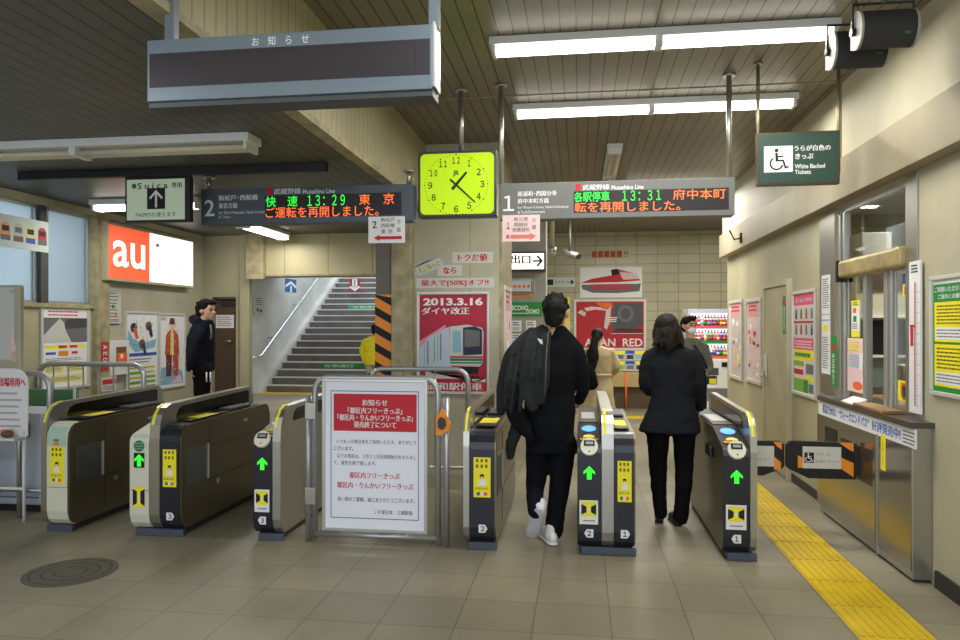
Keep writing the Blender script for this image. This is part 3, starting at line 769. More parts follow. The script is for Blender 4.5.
for st, xc, y, w_, hh, c, b_ in (('いつもＪＲ東日本をご利用いただき、ありがとう', 376.5, 442.5, 79, 4.2, INK, .01), ('ございます。', 344, 449.5, 20, 4.2, INK, .01), ('以下の商品は、３月３１日利用開始分をもちまし', 377, 457, 79, 4.2, INK, .01), ('て、発売を終了致します。', 355.5, 464, 43, 4.2, INK, .01),
                           ('都区内フリーきっぷ', 375, 476, 50, 6, REDINK, .02), ('都区内・りんかいフリーきっぷ', 375.5, 486, 76, 6, REDINK, .02), ('長い間のご愛顧、誠にありがとうございます。', 376.5, 500, 77, 4.4, INK, .01), ('ＪＲ東日本　三郷駅長', 394, 512, 38, 4.4, INK, .01)):
    u, v = NB(xc, y); v = NB(375, y)[1]; L.txt(nf, st, u, v, npx(hh), c, w=npx(w_), d=.003, bold=b_)
L.build('lettering', t)
# railings
def railing(label, x0, x1, Y, z, bars, r=.024, yend=None):
    t = thing('railing', label, 'railing', ((x0 + x1) / 2, Y, 0))
    b = MB(); b.tube([(x0, Y, 0)] + arc((x0, Y, z), (x0, Y, z - .14), (x0 + .14, Y, z)) + arc((x1, Y, z), (x1 - .14, Y, z), (x1, Y, z - .14)) + [(x1, Y, 0)], r, TUBE, 14)
    b.build('rail_tube', t)
    MB().cyl((x0, Y, .2), (x1, Y, .2), .015, TUBE).build('lower_rail', t)
    for k in range(bars):
        x = x0 + (x1 - x0) * (k + 1) / (bars + 1); MB().cyl((x, Y, .2), (x, Y, z), .008, TUBE, 8).build('bar', t)
    return t
RY = 6.75
railing('steel railing with thin bars behind the notice board and below the railway poster', XY(371, RY), XY(468, RY), RY, AY(420, 369, RY).z, 2)
RY = 6.3
railing('tall steel railing with thin bars in front of the left wall posters', XY(39, RY), XY(144, RY), RY, AY(90, 364, RY).z, 6)
RY = 5.35
railing('short curved steel rail beside the far left gate', XY(50, RY) - .55, XY(50, RY), RY, AY(25, 373.5, RY).z, 0)

# ================================================================== HANGING SIGNS
def rod(m, x, Y, z0, z1, r=.016, mt=STEEL): m.cyl((x, Y, z0), (x, Y, z1), r, mt, 12); m.cyl((x, Y, z1 - .015), (x, Y, z1), r * 2.4, mt, 12)
# notice display over the entrance
Y = 2.58; f = FY(147, 41.5, 432, 99, Y); zt_ = AY(290, 32, Y).z; zb_ = AY(290, 101, Y).z; f.o.z = zb_; f.H = zt_ - zb_
t = thing('message_display', 'long switched off message display hung overhead in front', 'display board', f.pt(f.W / 2, 0, -.06))
MB().fbox(f, 0, .022, f.W, f.H, -.12, 0, ALUB, .003).build('case', t)
MB().fbox(f, .0, 0, f.W, .022, -.12, -.012, DGREY, .002).build('base_rail', t)
hf = f.H
MB().fbox(f, .012, hf * .29, f.W - .008, hf * .79, 0, .003, LEDP).build('screen', t)
q = MB()
for a in ((.10, hf * .33, f.W - .06, hf * .335), (.10, hf * .74, f.W - .06, hf * .745), (.10, hf * .33, .104, hf * .745), (f.W - .064, hf * .33, f.W - .06, hf * .745)): q.rect(f, *a, BLACKM, .0035)
q.build('screen_border', t)
q = MB(); q.txt(f, 'お　知　ら　せ', f.W * .483, hf * .885, hf * .135, PAPER, d=.003, bold=.01, w=f.W * .2); q.build('lettering', t)
MB().box(f.o.x + f.W, f.o.x + f.W + .012, Y + .0, Y + .1, zb_ + .03, zt_ + .01, ALU, .002).build('end_plate', t)
for xx in (XY(163, Y), XY(434, Y + .05)):
    q = MB(); q.box(xx - .02, xx + .02, Y + .04, Y + .08, zt_, ZL if xx < -1.6 else ZR, ALUB, .003); q.build('hanger', t)
# platform boards
SY = 5.6
def board(label, x0, y0, x1, y1, body, num, jp1, jp2, en1, en2, led0, led1, row1, row2, rods, zc):
    f = FY(x0, y0, x1, y1, SY)
    t = thing('departure_board', label, 'departure board', f.pt(f.W / 2, 0, -.06), 'platform departure boards')
    MB().fbox(f, 0, 0, f.W, f.H, -.14, 0, body, .004).build('case', t)
    px_ = f.W / (x1 - x0); U = lambda x: (x - x0) * px_; V = lambda y: (y1 - y) * px_
    MB().fbox(f, U(led0), V(y1 - 6), U(led1), V(y0 + 9.5), 0, .004, LEDB).build('led_screen', t)
    L = MB()
    L.txt(f, num, U(x0 + 9), V(y0 + 20), 16 * px_, PAPER, d=.002, bold=.01)
    L.txt(f, jp1, U((x0 + 19 + led0 - 3) / 2) if 0 else U(x0 + 18.5 + 20), V(y0 + 10.5), 5.4 * px_, PAPER, w=40 * px_, d=.002, bold=.02)
    L.txt(f, jp2, U(x0 + 18.5 + (16 if len(jp2) > 4 else 9.5)), V(y0 + 18), 5.4 * px_, PAPER, w=(32 if len(jp2) > 4 else 19) * px_, d=.002, bold=.02)
    L.txt(f, en1, U(x0 + 18.5 + 26), V(y0 + 25), 3.4 * px_, PAPER, w=52 * px_, d=.002)
    L.txt(f, en2, U(x0 + 18.5 + (14 if len(en2) > 8 else 6)), V(y0 + 29.3), 3.2 * px_, PAPER, w=(28 if len(en2) > 8 else 12) * px_, d=.002)
    L.txt(f, '武蔵野線', U(led0 + 22.5), V(y0 + 5.6), 5.6 * px_, PAPER, w=27 * px_, d=.002, bold=.025)
    L.txt(f, 'Musashino Line', U(led0 + 54), V(y0 + 6.4), 4.4 * px_, PAPER, w=32 * px_, d=.002, bold=.015)
    L.build('lettering', t)
    MB().rect(f, U(led0 + 2), V(y0 + 9), U(led0 + 7), V(y0 + 1.5), REDINK, .003).build('line_mark', t, 'red line colour mark')
    G = MB()
    for st, xa, xb, c, row in row1 + row2:
        yy = y0 + 15.3 if row == 0 else y0 + 26
        G.txt(f, st, U((xa + xb) / 2), V(yy), 10.2 * px_, GLED if c == 'g' else OLED, w=(xb - xa) * px_, d=.006, bold=.0)
    G.build('led_text', t)
    for xx in rods:
        q = MB(); rod(q, XY(xx, SY + .05), SY + .05, f.o.z + f.H, zc, .02); q.build('hanger', t)
    return f
board('grey departure board on the right headed by the figure 1', 500, 180.5, 735, 217.5, SIGNG, '１', '南浦和･西国分寺', '府中本町方面', 'for Minami-Urawa, Nishi-Kokubunji', '& Fuchūhommachi', 576, 729,
      [('各駅停車', 576.5, 612, 'g', 0), ('１３：３１', 625, 663, 'g', 0), ('府中本町', 675, 726, 'o', 0)], [('転を再開しました。', 577, 682, 'o', 1)], (501, 729), ZR)
f2 = board('slate blue departure board on the left headed by the figure 2', 201, 186.5, 413, 223, SIGNN, '2', '新松戸･西船橋', '東京方面', 'for Shin-Matsudo, Nishi-Funabashi', '& Tokyo', 267, 402,
      [('快　速', 268, 300, 'g', 0), ('１３：２９', 310, 347, 'g', 0), ('東　京', 361, 395, 'o', 0)], [('ご運転を再開しました。', 268, 380, 'o', 1)], (209, 409), ZL - .001)
# paper direction notes fixed under the boards
def paper_note(name, label, x0, y0, x1, y1, Y, col, cat, rows):
    f = FY(x0, y0, x1, y1, Y)
    t = MB().fbox(f, 0, 0, f.W, f.H, 0, .004, col).build(name, None, label, cat)
    L = MB(); s_ = f.W / (x1 - x0)
    for st, x, y, hh, w_, c in rows:
        if st == '>': L.poly(f, [((x - x0) * s_, (y1 - y - hh / 4) * s_), ((x + w_ - 6 - x0) * s_, (y1 - y - hh / 4) * s_), ((x + w_ - 6 - x0) * s_, (y1 - y - hh / 2) * s_), ((x + w_ - x0) * s_, (y1 - y) * s_), ((x + w_ - 6 - x0) * s_, (y1 - y + hh / 2) * s_), ((x + w_ - 6 - x0) * s_, (y1 - y + hh / 4) * s_), ((x - x0) * s_, (y1 - y + hh / 4) * s_)], c, .006)
        elif st == '<': L.poly(f, [((x + w_ - x0) * s_, (y1 - y - hh / 4) * s_), ((x + 6 - x0) * s_, (y1 - y - hh / 4) * s_), ((x + 6 - x0) * s_, (y1 - y - hh / 2) * s_), ((x - x0) * s_, (y1 - y) * s_), ((x + 6 - x0) * s_, (y1 - y + hh / 2) * s_), ((x + 6 - x0) * s_, (y1 - y + hh / 4) * s_), ((x + w_ - x0) * s_, (y1 - y + hh / 4) * s_)], c, .006)
        else: L.txt(f, st, (x + w_ / 2 - x0) * s_, (y1 - y) * s_, hh * s_, c, w=w_ * s_, d=.006, bold=.01)
    L.build('lettering', t); return t
paper_note('direction_note', 'white paper note with a red arrow taped under the left departure board', 368.5, 216.5, 405, 243, SY - .012, PAPER, 'paper sign',
           [('2', 372.5, 225, 7, 4.5, NAVYP), ('新松戸', 381, 220.5, 4, 14, GREYINK), ('西船橋', 381, 226, 4, 14, GREYINK), ('東 京', 381, 231.8, 4.4, 12, GREYINK), ('方', 397, 222.5, 4, 4, GREYINK), ('面', 397, 230.5, 4, 4, GREYINK), ('<', 374, 238, 6, 28, REDINK)])
paper_note('direction_note', 'pale pink paper note with a red arrow taped under the right departure board', 502.5, 215, 540, 241.5, SY - .012, PALEPINK, 'paper sign',
           [('１', 507, 225.5, 6.5, 2.6, NAVYP), ('新三郷', 514, 219.3, 4, 14, GREYINK), ('南越谷', 514, 224.5, 4, 14, GREYINK), ('武蔵浦和', 512.5, 229.8, 4, 17, GREYINK), ('方', 532, 220.5, 4, 4, GREYINK), ('面', 532, 227.5, 4, 4, GREYINK), ('番', 506, 236.5, 4, 4, REDINK), ('>', 511, 236.5, 7, 25, mat('salmon_ink', (226, 120, 112), .65))])
# black support bar on the low ceiling
kb = MB(); kb.box(XY(20, 5.3), XY(327, 5.3), 5.27, 5.33, ZL - .065, ZL - .001, BLACKM, .004)
tag(kb.build('support_bar'), 'long black bar fixed across the low ceiling above the card sign', 'support bar')
# card-only sign
f = FY(125, 176.5, 189.5, 222, 5.3)
t = thing('card_gate_sign', 'pale green hanging sign with a white arrow in a black square', 'hanging sign', f.pt(f.W / 2, 0, -.03))
MB().fbox(f, 0, 0, f.W, f.H, -.06, 0, BLACKM, .004).build('case', t)
s_ = f.W / 64.5; paleg = mat('pale_green_sign_face', (190, 206, 180), .45, emit=.22)
MB().rect(f, 2 * s_, 2 * s_, f.W - 4.5 * s_, f.H - 2.5 * s_, paleg, .002).build('face', t)
L = MB(); L.disc(f, 9.5 * s_, f.H - 8.5 * s_, 2.4 * s_, TEAL, .004)
L.txt(f, 'S u i c a', 28 * s_, f.H - 8.4 * s_, 5.8 * s_, INK, w=30 * s_, d=.004, bold=.015); L.txt(f, '専用', 52 * s_, f.H - 8.4 * s_, 5 * s_, INK, d=.004, bold=.02)
L.txt(f, 'PASMOも使えます', f.W / 2 - 1 * s_, 7 * s_, 4.6 * s_, INK, w=40 * s_, d=.004)
L.build('lettering', t)
A = MB(); A.rect(f, 22.5 * s_, 12 * s_, 40.5 * s_, 31.5 * s_, INK, .003); cx = 31.5 * s_
A.rect(f, cx - 1.1 * s_, 13.5 * s_, cx + 1.1 * s_, 28 * s_, PAPER, .004)
for s in (-1, 1): A.poly(f, [(cx, 29.8 * s_), (cx, 27 * s_), (cx + s * 5.4 * s_, 21 * s_), (cx + s * 7 * s_, 22.6 * s_)][::s], PAPER, .0045)
A.build('arrow_mark', t)
for xx in (140, 180): MB().box(XY(xx, 5.3) - .015, XY(xx, 5.3) + .015, 5.29, 5.32, f.o.z + f.H, ZL - .065, BLACKM).build('hanger', t)
def wheelchair(m, f, u, v, h, c, bgc, d):
    """wheelchair mark, h high, centred on (u, v)"""
    k = h / 10.0
    m.disc(f, u - .6 * k, v + 4.1 * k, .85 * k, c, d)
    m.poly(f, [(u - 1.2 * k, v + 3 * k), (u - 1.0 * k, v - 1 * k), (u + .2 * k, v - 1 * k), (u - .1 * k, v + 3 * k)], c, d)
    m.rect(f, u - .4 * k, v + .9 * k, u + 2.4 * k, v + 1.6 * k, c, d)
    m.poly(f, [(u - .9 * k, v - 1 * k), (u - .9 * k, v - .2 * k), (u + 2.6 * k, v - .2 * k), (u + 3.6 * k, v - 3.4 * k), (u + 4.7 * k, v - 3.1 * k), (u + 4.7 * k, v - 3.9 * k), (u + 3.0 * k, v - 4.4 * k), (u + 2.0 * k, v - 1 * k)], c, d)
    pts = []; n = 22
    a0, a1 = math.radians(120), math.radians(345)
    for i in range(n + 1):
        a = a0 + (a1 - a0) * i / n; pts.append((u - .6 * k + 3.1 * k * math.cos(a), v - 1.9 * k + 3.1 * k * math.sin(a)))
    for i in range(n, -1, -1):
        a = a0 + (a1 - a0) * i / n; pts.append((u - .6 * k + 2.35 * k * math.cos(a), v - 1.9 * k + 2.35 * k * math.sin(a)))
    for i in range(n): m.poly(f, [pts[i], pts[i + 1], pts[2 * n - i], pts[2 * n + 1 - i]], c, d)
f = FY(757, 131.5, 840, 184.5, 5.4); s_ = f.W / 83
t = thing('wheelchair_gate_sign', 'dark green hanging sign with a white wheelchair square near the speakers', 'hanging sign', f.pt(f.W / 2, 0, -.03))
MB().fbox(f, 0, 0, f.W, f.H, -.06, 0, mat('bronze_sign_edge', (88, 76, 60), .4, .5), .003).build('case', t)
MB().rect(f, 2 * s_, 2 * s_, f.W - 2 * s_, f.H - 2 * s_, SIGNT, .002).build('face', t)
L = MB(); L.rect(f, 7 * s_, 13.5 * s_, 36 * s_, 41 * s_, PAPER, .003); wheelchair(L, f, 21 * s_, 27 * s_, 23 * s_, INK, PAPER, .004); L.build('wheelchair_mark', t)
L = MB(); L.txt(f, 'うらが白色の', 55.5 * s_, 38 * s_, 6 * s_, PAPER, w=36 * s_, d=.004, bold=.02); L.txt(f, 'きっぷ', 47.5 * s_, 29.5 * s_, 6 * s_, PAPER, w=18 * s_, d=.004, bold=.02)
L.txt(f, 'White Backed', 53 * s_, 19 * s_, 4.6 * s_, PAPER, w=30 * s_, d=.004, bold=.015); L.txt(f, 'Tickets', 46 * s_, 13 * s_, 4.4 * s_, PAPER, w=16 * s_, d=.004, bold=.015); L.build('lettering', t)
for xx in (758, 838.5):
    q = MB(); rod(q, XY(xx, 5.43), 5.43, f.o.z + f.H - .3, ZR, .013, mat('rod_steel_%d' % xx, (150, 140, 120), .35, .8)); q.build('hanger', t)
# clock
f = FY(418, 150.5, 496.5, 217, 5.66); s_ = f.W / 78.5
t = thing('wall_clock', 'square lime green lit clock hung beside the pillar', 'clock', f.pt(f.W / 2, 0, -.05))
c0 = MB(); c0.fbox(f, 0, 0, f.W, f.H, -.12, 0, DGREY, .012); c0.build('case', t)
fa = MB(); R = 5 * s_; pts = []
for cx, cy, a0 in ((f.W - 2.5 * s_ - R, 2.8 * s_ + R, -90), (f.W - 2.5 * s_ - R, f.H - 2.8 * s_ - R, 0), (2.5 * s_ + R, f.H - 2.8 * s_ - R, 90), (2.5 * s_ + R, 2.8 * s_ + R, 180)):
    for k in range(6):
        a = math.radians(a0 + 18 * k); pts.append((cx + R * math.cos(a), cy + R * math.sin(a)))
fa.extr(f, pts, 0, .003, CLOCKF); fa.build('dial', t)
L = MB(); cu, cv = f.W / 2 - .8 * s_, f.H / 2 - 1.0 * s_
for n in range(1, 13):
    a = math.radians(90 - 30 * n); L.txt(f, ''.join(chr(0xff10 + int(q)) for q in str(n)), cu + 26 * s_ * math.cos(a), cv + 24 * s_ * math.sin(a), 6.6 * s_, INK, w=(7.4 if n > 9 else 2.6 if n == 1 else 4.2) * s_, d=.0045, bold=.02)
for n in range(60):
    a = math.radians(6 * n); r_ = (.75 if n % 5 == 0 else .4) * s_; L.disc(f, cu + 31.5 * s_ * math.cos(a), cv + 29.5 * s_ * math.sin(a), r_, INK, .0045, n=8)
L.build('numerals', t)
MB().txt(f, 'JR', cu, cv + 11 * s_, 6 * s_, GRNP, d=.0045, bold=.05).build('logo', t, 'green lettering')
for nm, ang, l0, l1, w0, w1, dd in (('hour_hand', 49 - 8, 6, 16, 1.5, 1.0, .007), ('minute_hand', 133, 8, 26, 1.0, .6, .009)):
    a = math.radians(90 - ang); dx, dy = math.cos(a), math.sin(a)
    q = [(cu - dx * l0 * s_ - dy * w0 * s_, cv - dy * l0 * s_ + dx * w0 * s_), (cu - dx * l0 * s_ + dy * w0 * s_, cv - dy * l0 * s_ - dx * w0 * s_), (cu + dx * l1 * s_ + dy * w1 * s_, cv + dy * l1 * s_ - dx * w1 * s_), (cu + dx * l1 * s_ - dy * w1 * s_, cv + dy * l1 * s_ + dx * w1 * s_)]
    MB().extr(f, q, dd - .0015, dd, INK).build(nm, t)
q = MB(); rod(q, XY(461, 5.72), 5.72, f.o.z + f.H, ZR, .02); q.build('hanger', t)
# speakers
def speaker(label, cx, cy, cz, w_, r_):
    t = thing('ceiling_speaker', label, 'speaker', (cx, cy, cz - r_), 'hanging speakers')
    ax0, ax1 = cx - w_ / 2, cx + w_ / 2; n = 20; pts = []
    for k in range(n + 1):
        a = math.radians(-100 + 200 * k / n); pts.append((cy - r_ * .2 - r_ * .85 * math.cos(a) * 1.0, cz + r_ * math.sin(a)))
    pts += [(cy + r_ * .55, cz + r_ * .75), (cy + r_ * .6, cz - r_ * .75)]
    MB().prof(pts, ax0 + .012, ax1 - .012, SPK).build('grille', t)
    for nm, xa, xb in (('end_cap', ax0, ax0 + .012), ('end_cap', ax1 - .012, ax1)):
        MB().prof([(cy + (y - cy) * 1.03, cz + (z - cz) * 1.03) for y, z in pts], xa, xb, SPKE).build(nm, t)
    b = MB()
    b.tube([(ax0 - .008, cy, cz), (ax0 - .008, cy, cz + r_ + .05), (ax1 + .008, cy, cz + r_ + .05), (ax1 + .008, cy, cz)], .008, BLACKM, 8)
    b.build('bracket', t)
    k = MB(); k.cyl((ax0 - .02, cy, cz), (ax0, cy, cz), .022, BLACK); k.build('knob', t)
    k = MB(); k.cyl((cx, cy, cz + r_ + .05), (cx, cy, ZR), .015, STEEL); k.box(cx - .06, cx + .06, cy - .03, cy + .03, ZR - .012, ZR - .001, STEEL); k.build('hanger', t)
    MB().box(ax1 - .07, ax1 - .045, cy - r_ * .98, cy - r_ * .9, cz - r_ * .55, cz - r_ * .42, GRNP).build('brand_mark', t) if cx > 1.5 else None
a = AY(883, 31, 4.1); speaker('nearer dark grey ceiling speaker overlapping the other one, top right', a.x, 4.1, a.z, XY(908, 4.1) - XY(851, 4.1), .098)
a = AY(856, 51, 4.4); speaker('farther dark grey ceiling speaker partly hidden behind the nearer one', a.x, 4.4, a.z, XY(884, 4.4) - XY(830, 4.4), .105)

# ================================================================== TICKET COUNTER AND OFFICE
CXF = 1.985                                              # counter front
cy0, cy1 = 4.66, 6.33
t = thing('ticket_counter', 'stainless ticket counter with a dark top under the office window', 'counter', (CXF + .1, (cy0 + cy1) / 2, 0))
b = MB(); zc0 = .935
b.box(CXF, WR - .001, cy0, cy1, .02, zc0, STEEL, .004)
b.build('cabinet', t)
MB().box(CXF + .02, WR - .001, cy0 + .02, cy1 - .02, 0, .02, RUBBER).build('kick_plate', t)
tp = MB(); tp.prof([(cy0 - .03, zc0), (cy1 + .03, zc0), (cy1 + .03, zc0 + .035), (cy0 - .03, zc0 + .035)], CXF - .02, WR - .001, CTOP); tp.box(WR - .001, WR + .25, 5.01, 6.3, zc0, zc0 + .035, CTOP); tp.build('worktop', t)
cf = Fr((CXF, cy1, 0), (0, -1, 0), (0, 0, 1), (-1, 0, 0), cy1 - cy0, zc0)
def CU(x): return cy1 - AX(x, 400, CXF).y
pm = MB(); pm.fbox(cf, CU(818) , .07, CU(876) - .004, zc0 - .12, 0, .006, POLI); pm.fbox(cf, CU(880), .07, cf.W - .006, zc0 - .12, 0, .006, POLI); pm.build('front_panel', t)
pm = MB(); pm.fbox(cf, CU(826), .42, CU(838), .74, .006, .009, BLACKM); pm.fbox(cf, CU(842), .45, CU(873), .70, .006, .009, mat('dark_recess_brown', (76, 66, 52), .35, .4)); pm.build('hatch', t, 'dark recessed hatch')
MB().fbox(cf, CU(879) - .012, .02, CU(879), zc0 - .11, .0, .012, ALU).build('edge_trim', t)
ys_ = MB().fbox(cf, CU(882), .60, CU(886.5), .83, .006, .008, YEL); ys_.txt(Fr(cf.pt(CU(884.2), .715, .0), cf.V * -1, cf.U, cf.N, 1, 1), 'ご注意ください', 0, 0, .018, INK, w=.18, d=.0095); ys_.build('strip_sticker', t, 'narrow yellow upright sticker')
bn = MB().fbox(cf, CU(819), zc0 - .12, CU(917), zc0 - .006, .0, .004, PAPER)
bw_ = CU(917) - CU(819)
for st, fa, fb, c in (('週末おでかけに!', .06, .24, BLUEP), ('“ウィークエンドパス”', .27, .60, BLUEP), ('好評発売中!', .63, .88, BLUEP)):
    bn.txt(cf, st, CU(819) + bw_ * (fa + fb) / 2, zc0 - .062, .07, c, w=bw_ * (fb - fa), d=.0055, bold=.03)
bn.dashes(cf, CU(819) + bw_ * .9, zc0 - .11, CU(917) - .01, zc0 - .02, 4, GREYINK, .0055, .4, 3, .1, .4)
tag(bn.build('counter_banner'), 'long white banner with blue lettering along the counter edge', 'banner')
# steel posts either side of the window
y_l0, y_l1 = 6.31, AX(821, 300, WR).y
struct(MB().box(WR - .012, WR, y_l0, y_l1, .97, 2.53, STEEL, .002), 'trim_window_far')
struct(MB().box(WR - .012, WR, AX(919, 300, WR).y, 5.0, .97, 2.53, STEEL, .002), 'trim_window_near')
# window
XW = WR + .02
wf = MB()
def post(xc, w_, z0, z1): y = AX(xc, 300, XW).y; wf.box(XW - .02, XW + .03, y - w_ / 2, y + w_ / 2, z0, z1, ALU, .002)
for xc in (842, 846): post(xc, .04, .97, 2.5)
for xc, w_ in ((867, .055), (888, .05), (893, .03)): post(xc, w_, .97, 1.95)
wf.box(XW - .02, XW + .03, 5.0, 6.29, 2.46, 2.5, ALU); wo = wf.build('window_6', kind='structure')
MB().box(XW, XW + .006, 5.0, 6.24, 2.06, 2.46, GLASS).build('window_pane', wo)
for xa, xb in ((848, 865), (895, 906)):
    ya, yb_ = AX(xa, 300, XW).y, AX(xb, 300, XW).y; MB().box(XW, XW + .006, yb_, ya, .98, 1.94, GLASS).build('window_pane', wo)
a0, a1 = AX(840, 300, WR - .04).y, 5.0
sb = MB().box(WR - .06, WR + .06, a1 + .003, a0, 1.93, 2.07, AWN, .025, 3); t = sb.build('shutter_box', None, 'old brass coloured roller shutter box above the ticket window', 'shutter'); MB().box(WR - .065, WR + .065, a0, a0 + .03, 1.9, 2.075, BLACKM, .004).build('end_cap', t)
# office seen through it
struct(MB().box(4.4, 4.5, 4.0, 9.0, 0, 2.8, GREYP), 'wall_office_back')
struct(MB().box(WR + .1, 4.4, 8.6, 8.7, 0, 2.8, BEIGED), 'wall_office_far')
struct(MB().box(WR + .1, 4.4, 3.9, 4.0, 0, 2.8, GREYP), 'wall_office_near')
struct(MB().box(WR + .1, 4.5, 3.9, 8.7, 2.8, 2.85, WHITEM), 'ceiling_office')
area('ceiling_area_light', (3.3, 6.2, 2.75), 1.2, .3, 50, (1, .97, .9))
MB().box(2.42, 2.6, 7.4, 7.52, 0, 2.8, mat('pale_office_post', (224, 232, 226), .4), .004).build('pillar_office', kind='structure')
def cab(name, label, x0, x1, y0, y1, z0, z1, mt, cat, extra=None):
    t = MB().box(x0, x1, y0, y1, z0, z1, mt, .006).build(name, None, label, cat)
    if extra: extra(t)
    return t
def shelf_extra(t):
    for z in (1.28, 1.62): MB().box(2.36, 2.8, 6.56, 6.6, z, z + .022, WHITEM).build('shelf', t)
    MB().box(2.4, 2.76, 6.585, 6.5985, 1.3, 1.6, BLACK).build('dark_compartment', t); MB().box(2.4, 2.76, 6.585, 6.5985, 1.86, 2.06, mat('dark_brown_shelf', (70, 50, 38), .5)).build('brown_compartment', t); MB().box(2.4, 2.76, 6.585, 6.5985, 1.02, 1.26, mat('dim_teal_shelf', (120, 140, 136), .5)).build('teal_compartment', t)
cab('office_cabinet', 'pale office cabinet with dark compartments behind the ticket window', 2.36, 2.8, 6.6, 7.0, 0, 2.12, BEIGE, 'cabinet', shelf_extra)
def mon(t): MB().box(2.52, 2.68, 6.03, 6.036, 1.02, 1.2, BLACK).build('screen', t)
cab('office_terminal', 'small beige ticket terminal on the desk behind the window', 2.5, 2.7, 6.037, 6.3, .9701, 1.24, BEIGE, 'terminal', mon)
cab('office_desk', 'office desk behind the ticket window', 2.36, 3.3, 5.2, 6.5, 0, .97, WOOD, 'desk')
cab('office_printer', 'grey office machine on top of the cabinet, seen through the upper pane', 2.42, 2.66, 6.62, 6.98, 2.121, 2.36, GREYP, 'office machine')
# things on the counter and the window
tr = MB(); y = AX(880, 400, WR - .08).y; tr.box(CXF - .02, CXF + .12, AX(893, 400, 2.03).y, AX(862, 400, 2.03).y, zc0 + .0355, zc0 + .06, WOOD, .006); tag(tr.build('counter_mat'), 'brown wooden tray lying on the dark counter top', 'tray')
lf = MB(); y = AX(855, 400, 2.05).y; lf.add([(2.0, y - .12, zc0 + .036), (2.0, y + .15, zc0 + .036), (2.09, y + .15, zc0 + .075), (2.09, y - .12, zc0 + .075), (2.09, y + .15, zc0 + .036), (2.09, y - .12, zc0 + .036)], [[0, 1, 2, 3], [0, 3, 5], [1, 4, 2], [0, 5, 4, 1], [3, 2, 4, 5]], PAPER); tag(lf.build('leaflet_holder'), 'sloping white leaflet holder on the far end of the counter', 'leaflet holder')
def wall_sheet(name, label, cat, x0, x1, X, y0, y1, base, draw=None, th=.004, side='R', frame=None, fw=.02):
    """flat sheet or framed poster on a side wall; y0, y1 = picture rows at its x0 end"""
    zt_, zb_ = AX(x0, y0, X).z, AX(x0, y1, X).z
    f = (FXR if side == 'R' else FXL)(x0, x1, X, zt_, zb_)
    m = MB().fbox(f, 0, 0, f.W, f.H, 0.0005, th, base)
    t = m.build(name, None, label, cat)
    if frame:
        fm = MB()
        for a in ((0, 0, f.W, fw), (0, f.H - fw, f.W, f.H), (0, fw, fw, f.H - fw), (f.W - fw, fw, f.W, f.H - fw)): fm.fbox(f, *a, 0, th + .016, frame, .003)
        fm.build('poster_frame', t)
    if draw:
        L = MB(); draw(L, f, f.W, f.H, th + .0012); L.build('print', t)
    return t
def d_lines(n, c, seed=1, m=.1, fill=.45):
    return lambda L, f, w, h, d: L.dashes(f, w * m, h * m * .5, w * (1 - m), h * (1 - m * .5), n, c, d, fill, seed)
def d_stick(L, f, w, h, d):
    L.rect(f, 0, h * .84, w, h, YEL, d); L.dashes(f, w * .2, h * .86, w * .9, h * .97, 2, GRNP, d + .0005, .6, 4, .1, .3)
    L.rect(f, w * .2, h * .66, w * .6, h * .8, ORNG, d); L.rect(f, w * .25, h * .42, w * .65, h * .58, GRNP, d); L.rect(f, 0, 0, w, h * .18, YEL, d); L.dashes(f, w * .1, h * .22, w * .9, h * .38, 3, GREYINK, d, .5, 6)
Xs = WR - .001
wall_sheet('leaflet', 'white and yellow notice on the far ticket window pane', 'notice', 852, 860, XW - .001, 301, 337, PAPER, d_stick)
def d_pink(L, f, w, h, d):
    L.dashes(f, w * .1, h * .75, w * .8, h * .95, 5, YEL, d, .6, 8); L.dashes(f, w * .1, h * .45, w * .8, h * .7, 6, SKYP, d, .6, 9); L.disc(f, w * .65, h * .12, w * .3, ORNG, d, h * .08)
wall_sheet('leaflet', 'pale pink poster low on the far ticket window pane', 'notice', 848, 864, XW - .001, 338, 390, PALEPINK, d_pink)
wall_sheet('leaflet', 'small white slip beside the ticket window post', 'notice', 860, 864, XW - .004, 353, 370, PAPER)
def d_yb(L, f, w, h, d):
    L.rect(f, w * .3, h * .2, w * .9, h * .9, ORNG, d); L.disc(f, w * .6, h * .5, w * .2, DGREY, d + .0006, h * .3); L.rect(f, w * .5, h * .1, w * .7, h * .8, DGREY, d + .001)
wall_sheet('leaflet', 'yellow sticker with a dark bottle shape on the near window pane', 'sticker', 898.5, 909, XW - .001, 380, 400, YEL, d_yb)
def d_blue(L, f, w, h, d): L.rect(f, 0, 0, w, h * .55, YEL, d); L.rect(f, w * .35, h * .08, w * .65, h * .46, REDINK, d + .0006)
wall_sheet('leaflet', 'blue and yellow sticker high on the near window pane', 'sticker', 903.5, 909, XW - .001, 274, 297, BLUEP, d_blue)
# height scale board
X = WR - .014; zt_, zb_ = AX(912, 262, X).z, AX(912, 412, X).z
f = FXR(911, 922.5, X, zt_, zb_)
t = MB().fbox(f, 0, 0, f.W, f.H, .0, .012, PAPER, .001).build('height_scale', None, 'tall white strip with a red graduated scale on the steel post', 'height scale')
L = MB(); L.rect(f, f.W * .5, f.H * .05, f.W * .58, f.H * .86, REDINK, .0135)
for k in range(60): L.rect(f, f.W * .6, f.H * (.05 + .0135 * k), f.W * (.75 if k % 5 else .88), f.H * (.05 + .0135 * k) + .0025, INK if k % 5 == 0 else GREYINK, .0135)
L.dashes(f, f.W * .2, f.H * .92, f.W * .9, f.H * .98, 3, INK, .0135, .5, 5, .2, .4); L.rect(f, f.W * .1, f.H * .565, f.W * .5, f.H * .58, REDINK, .0135); L.rect(f, f.W * .14, f.H * .44, f.W * .4, f.H * .565, REDINK, .0135)
L.build('scale_print', t)
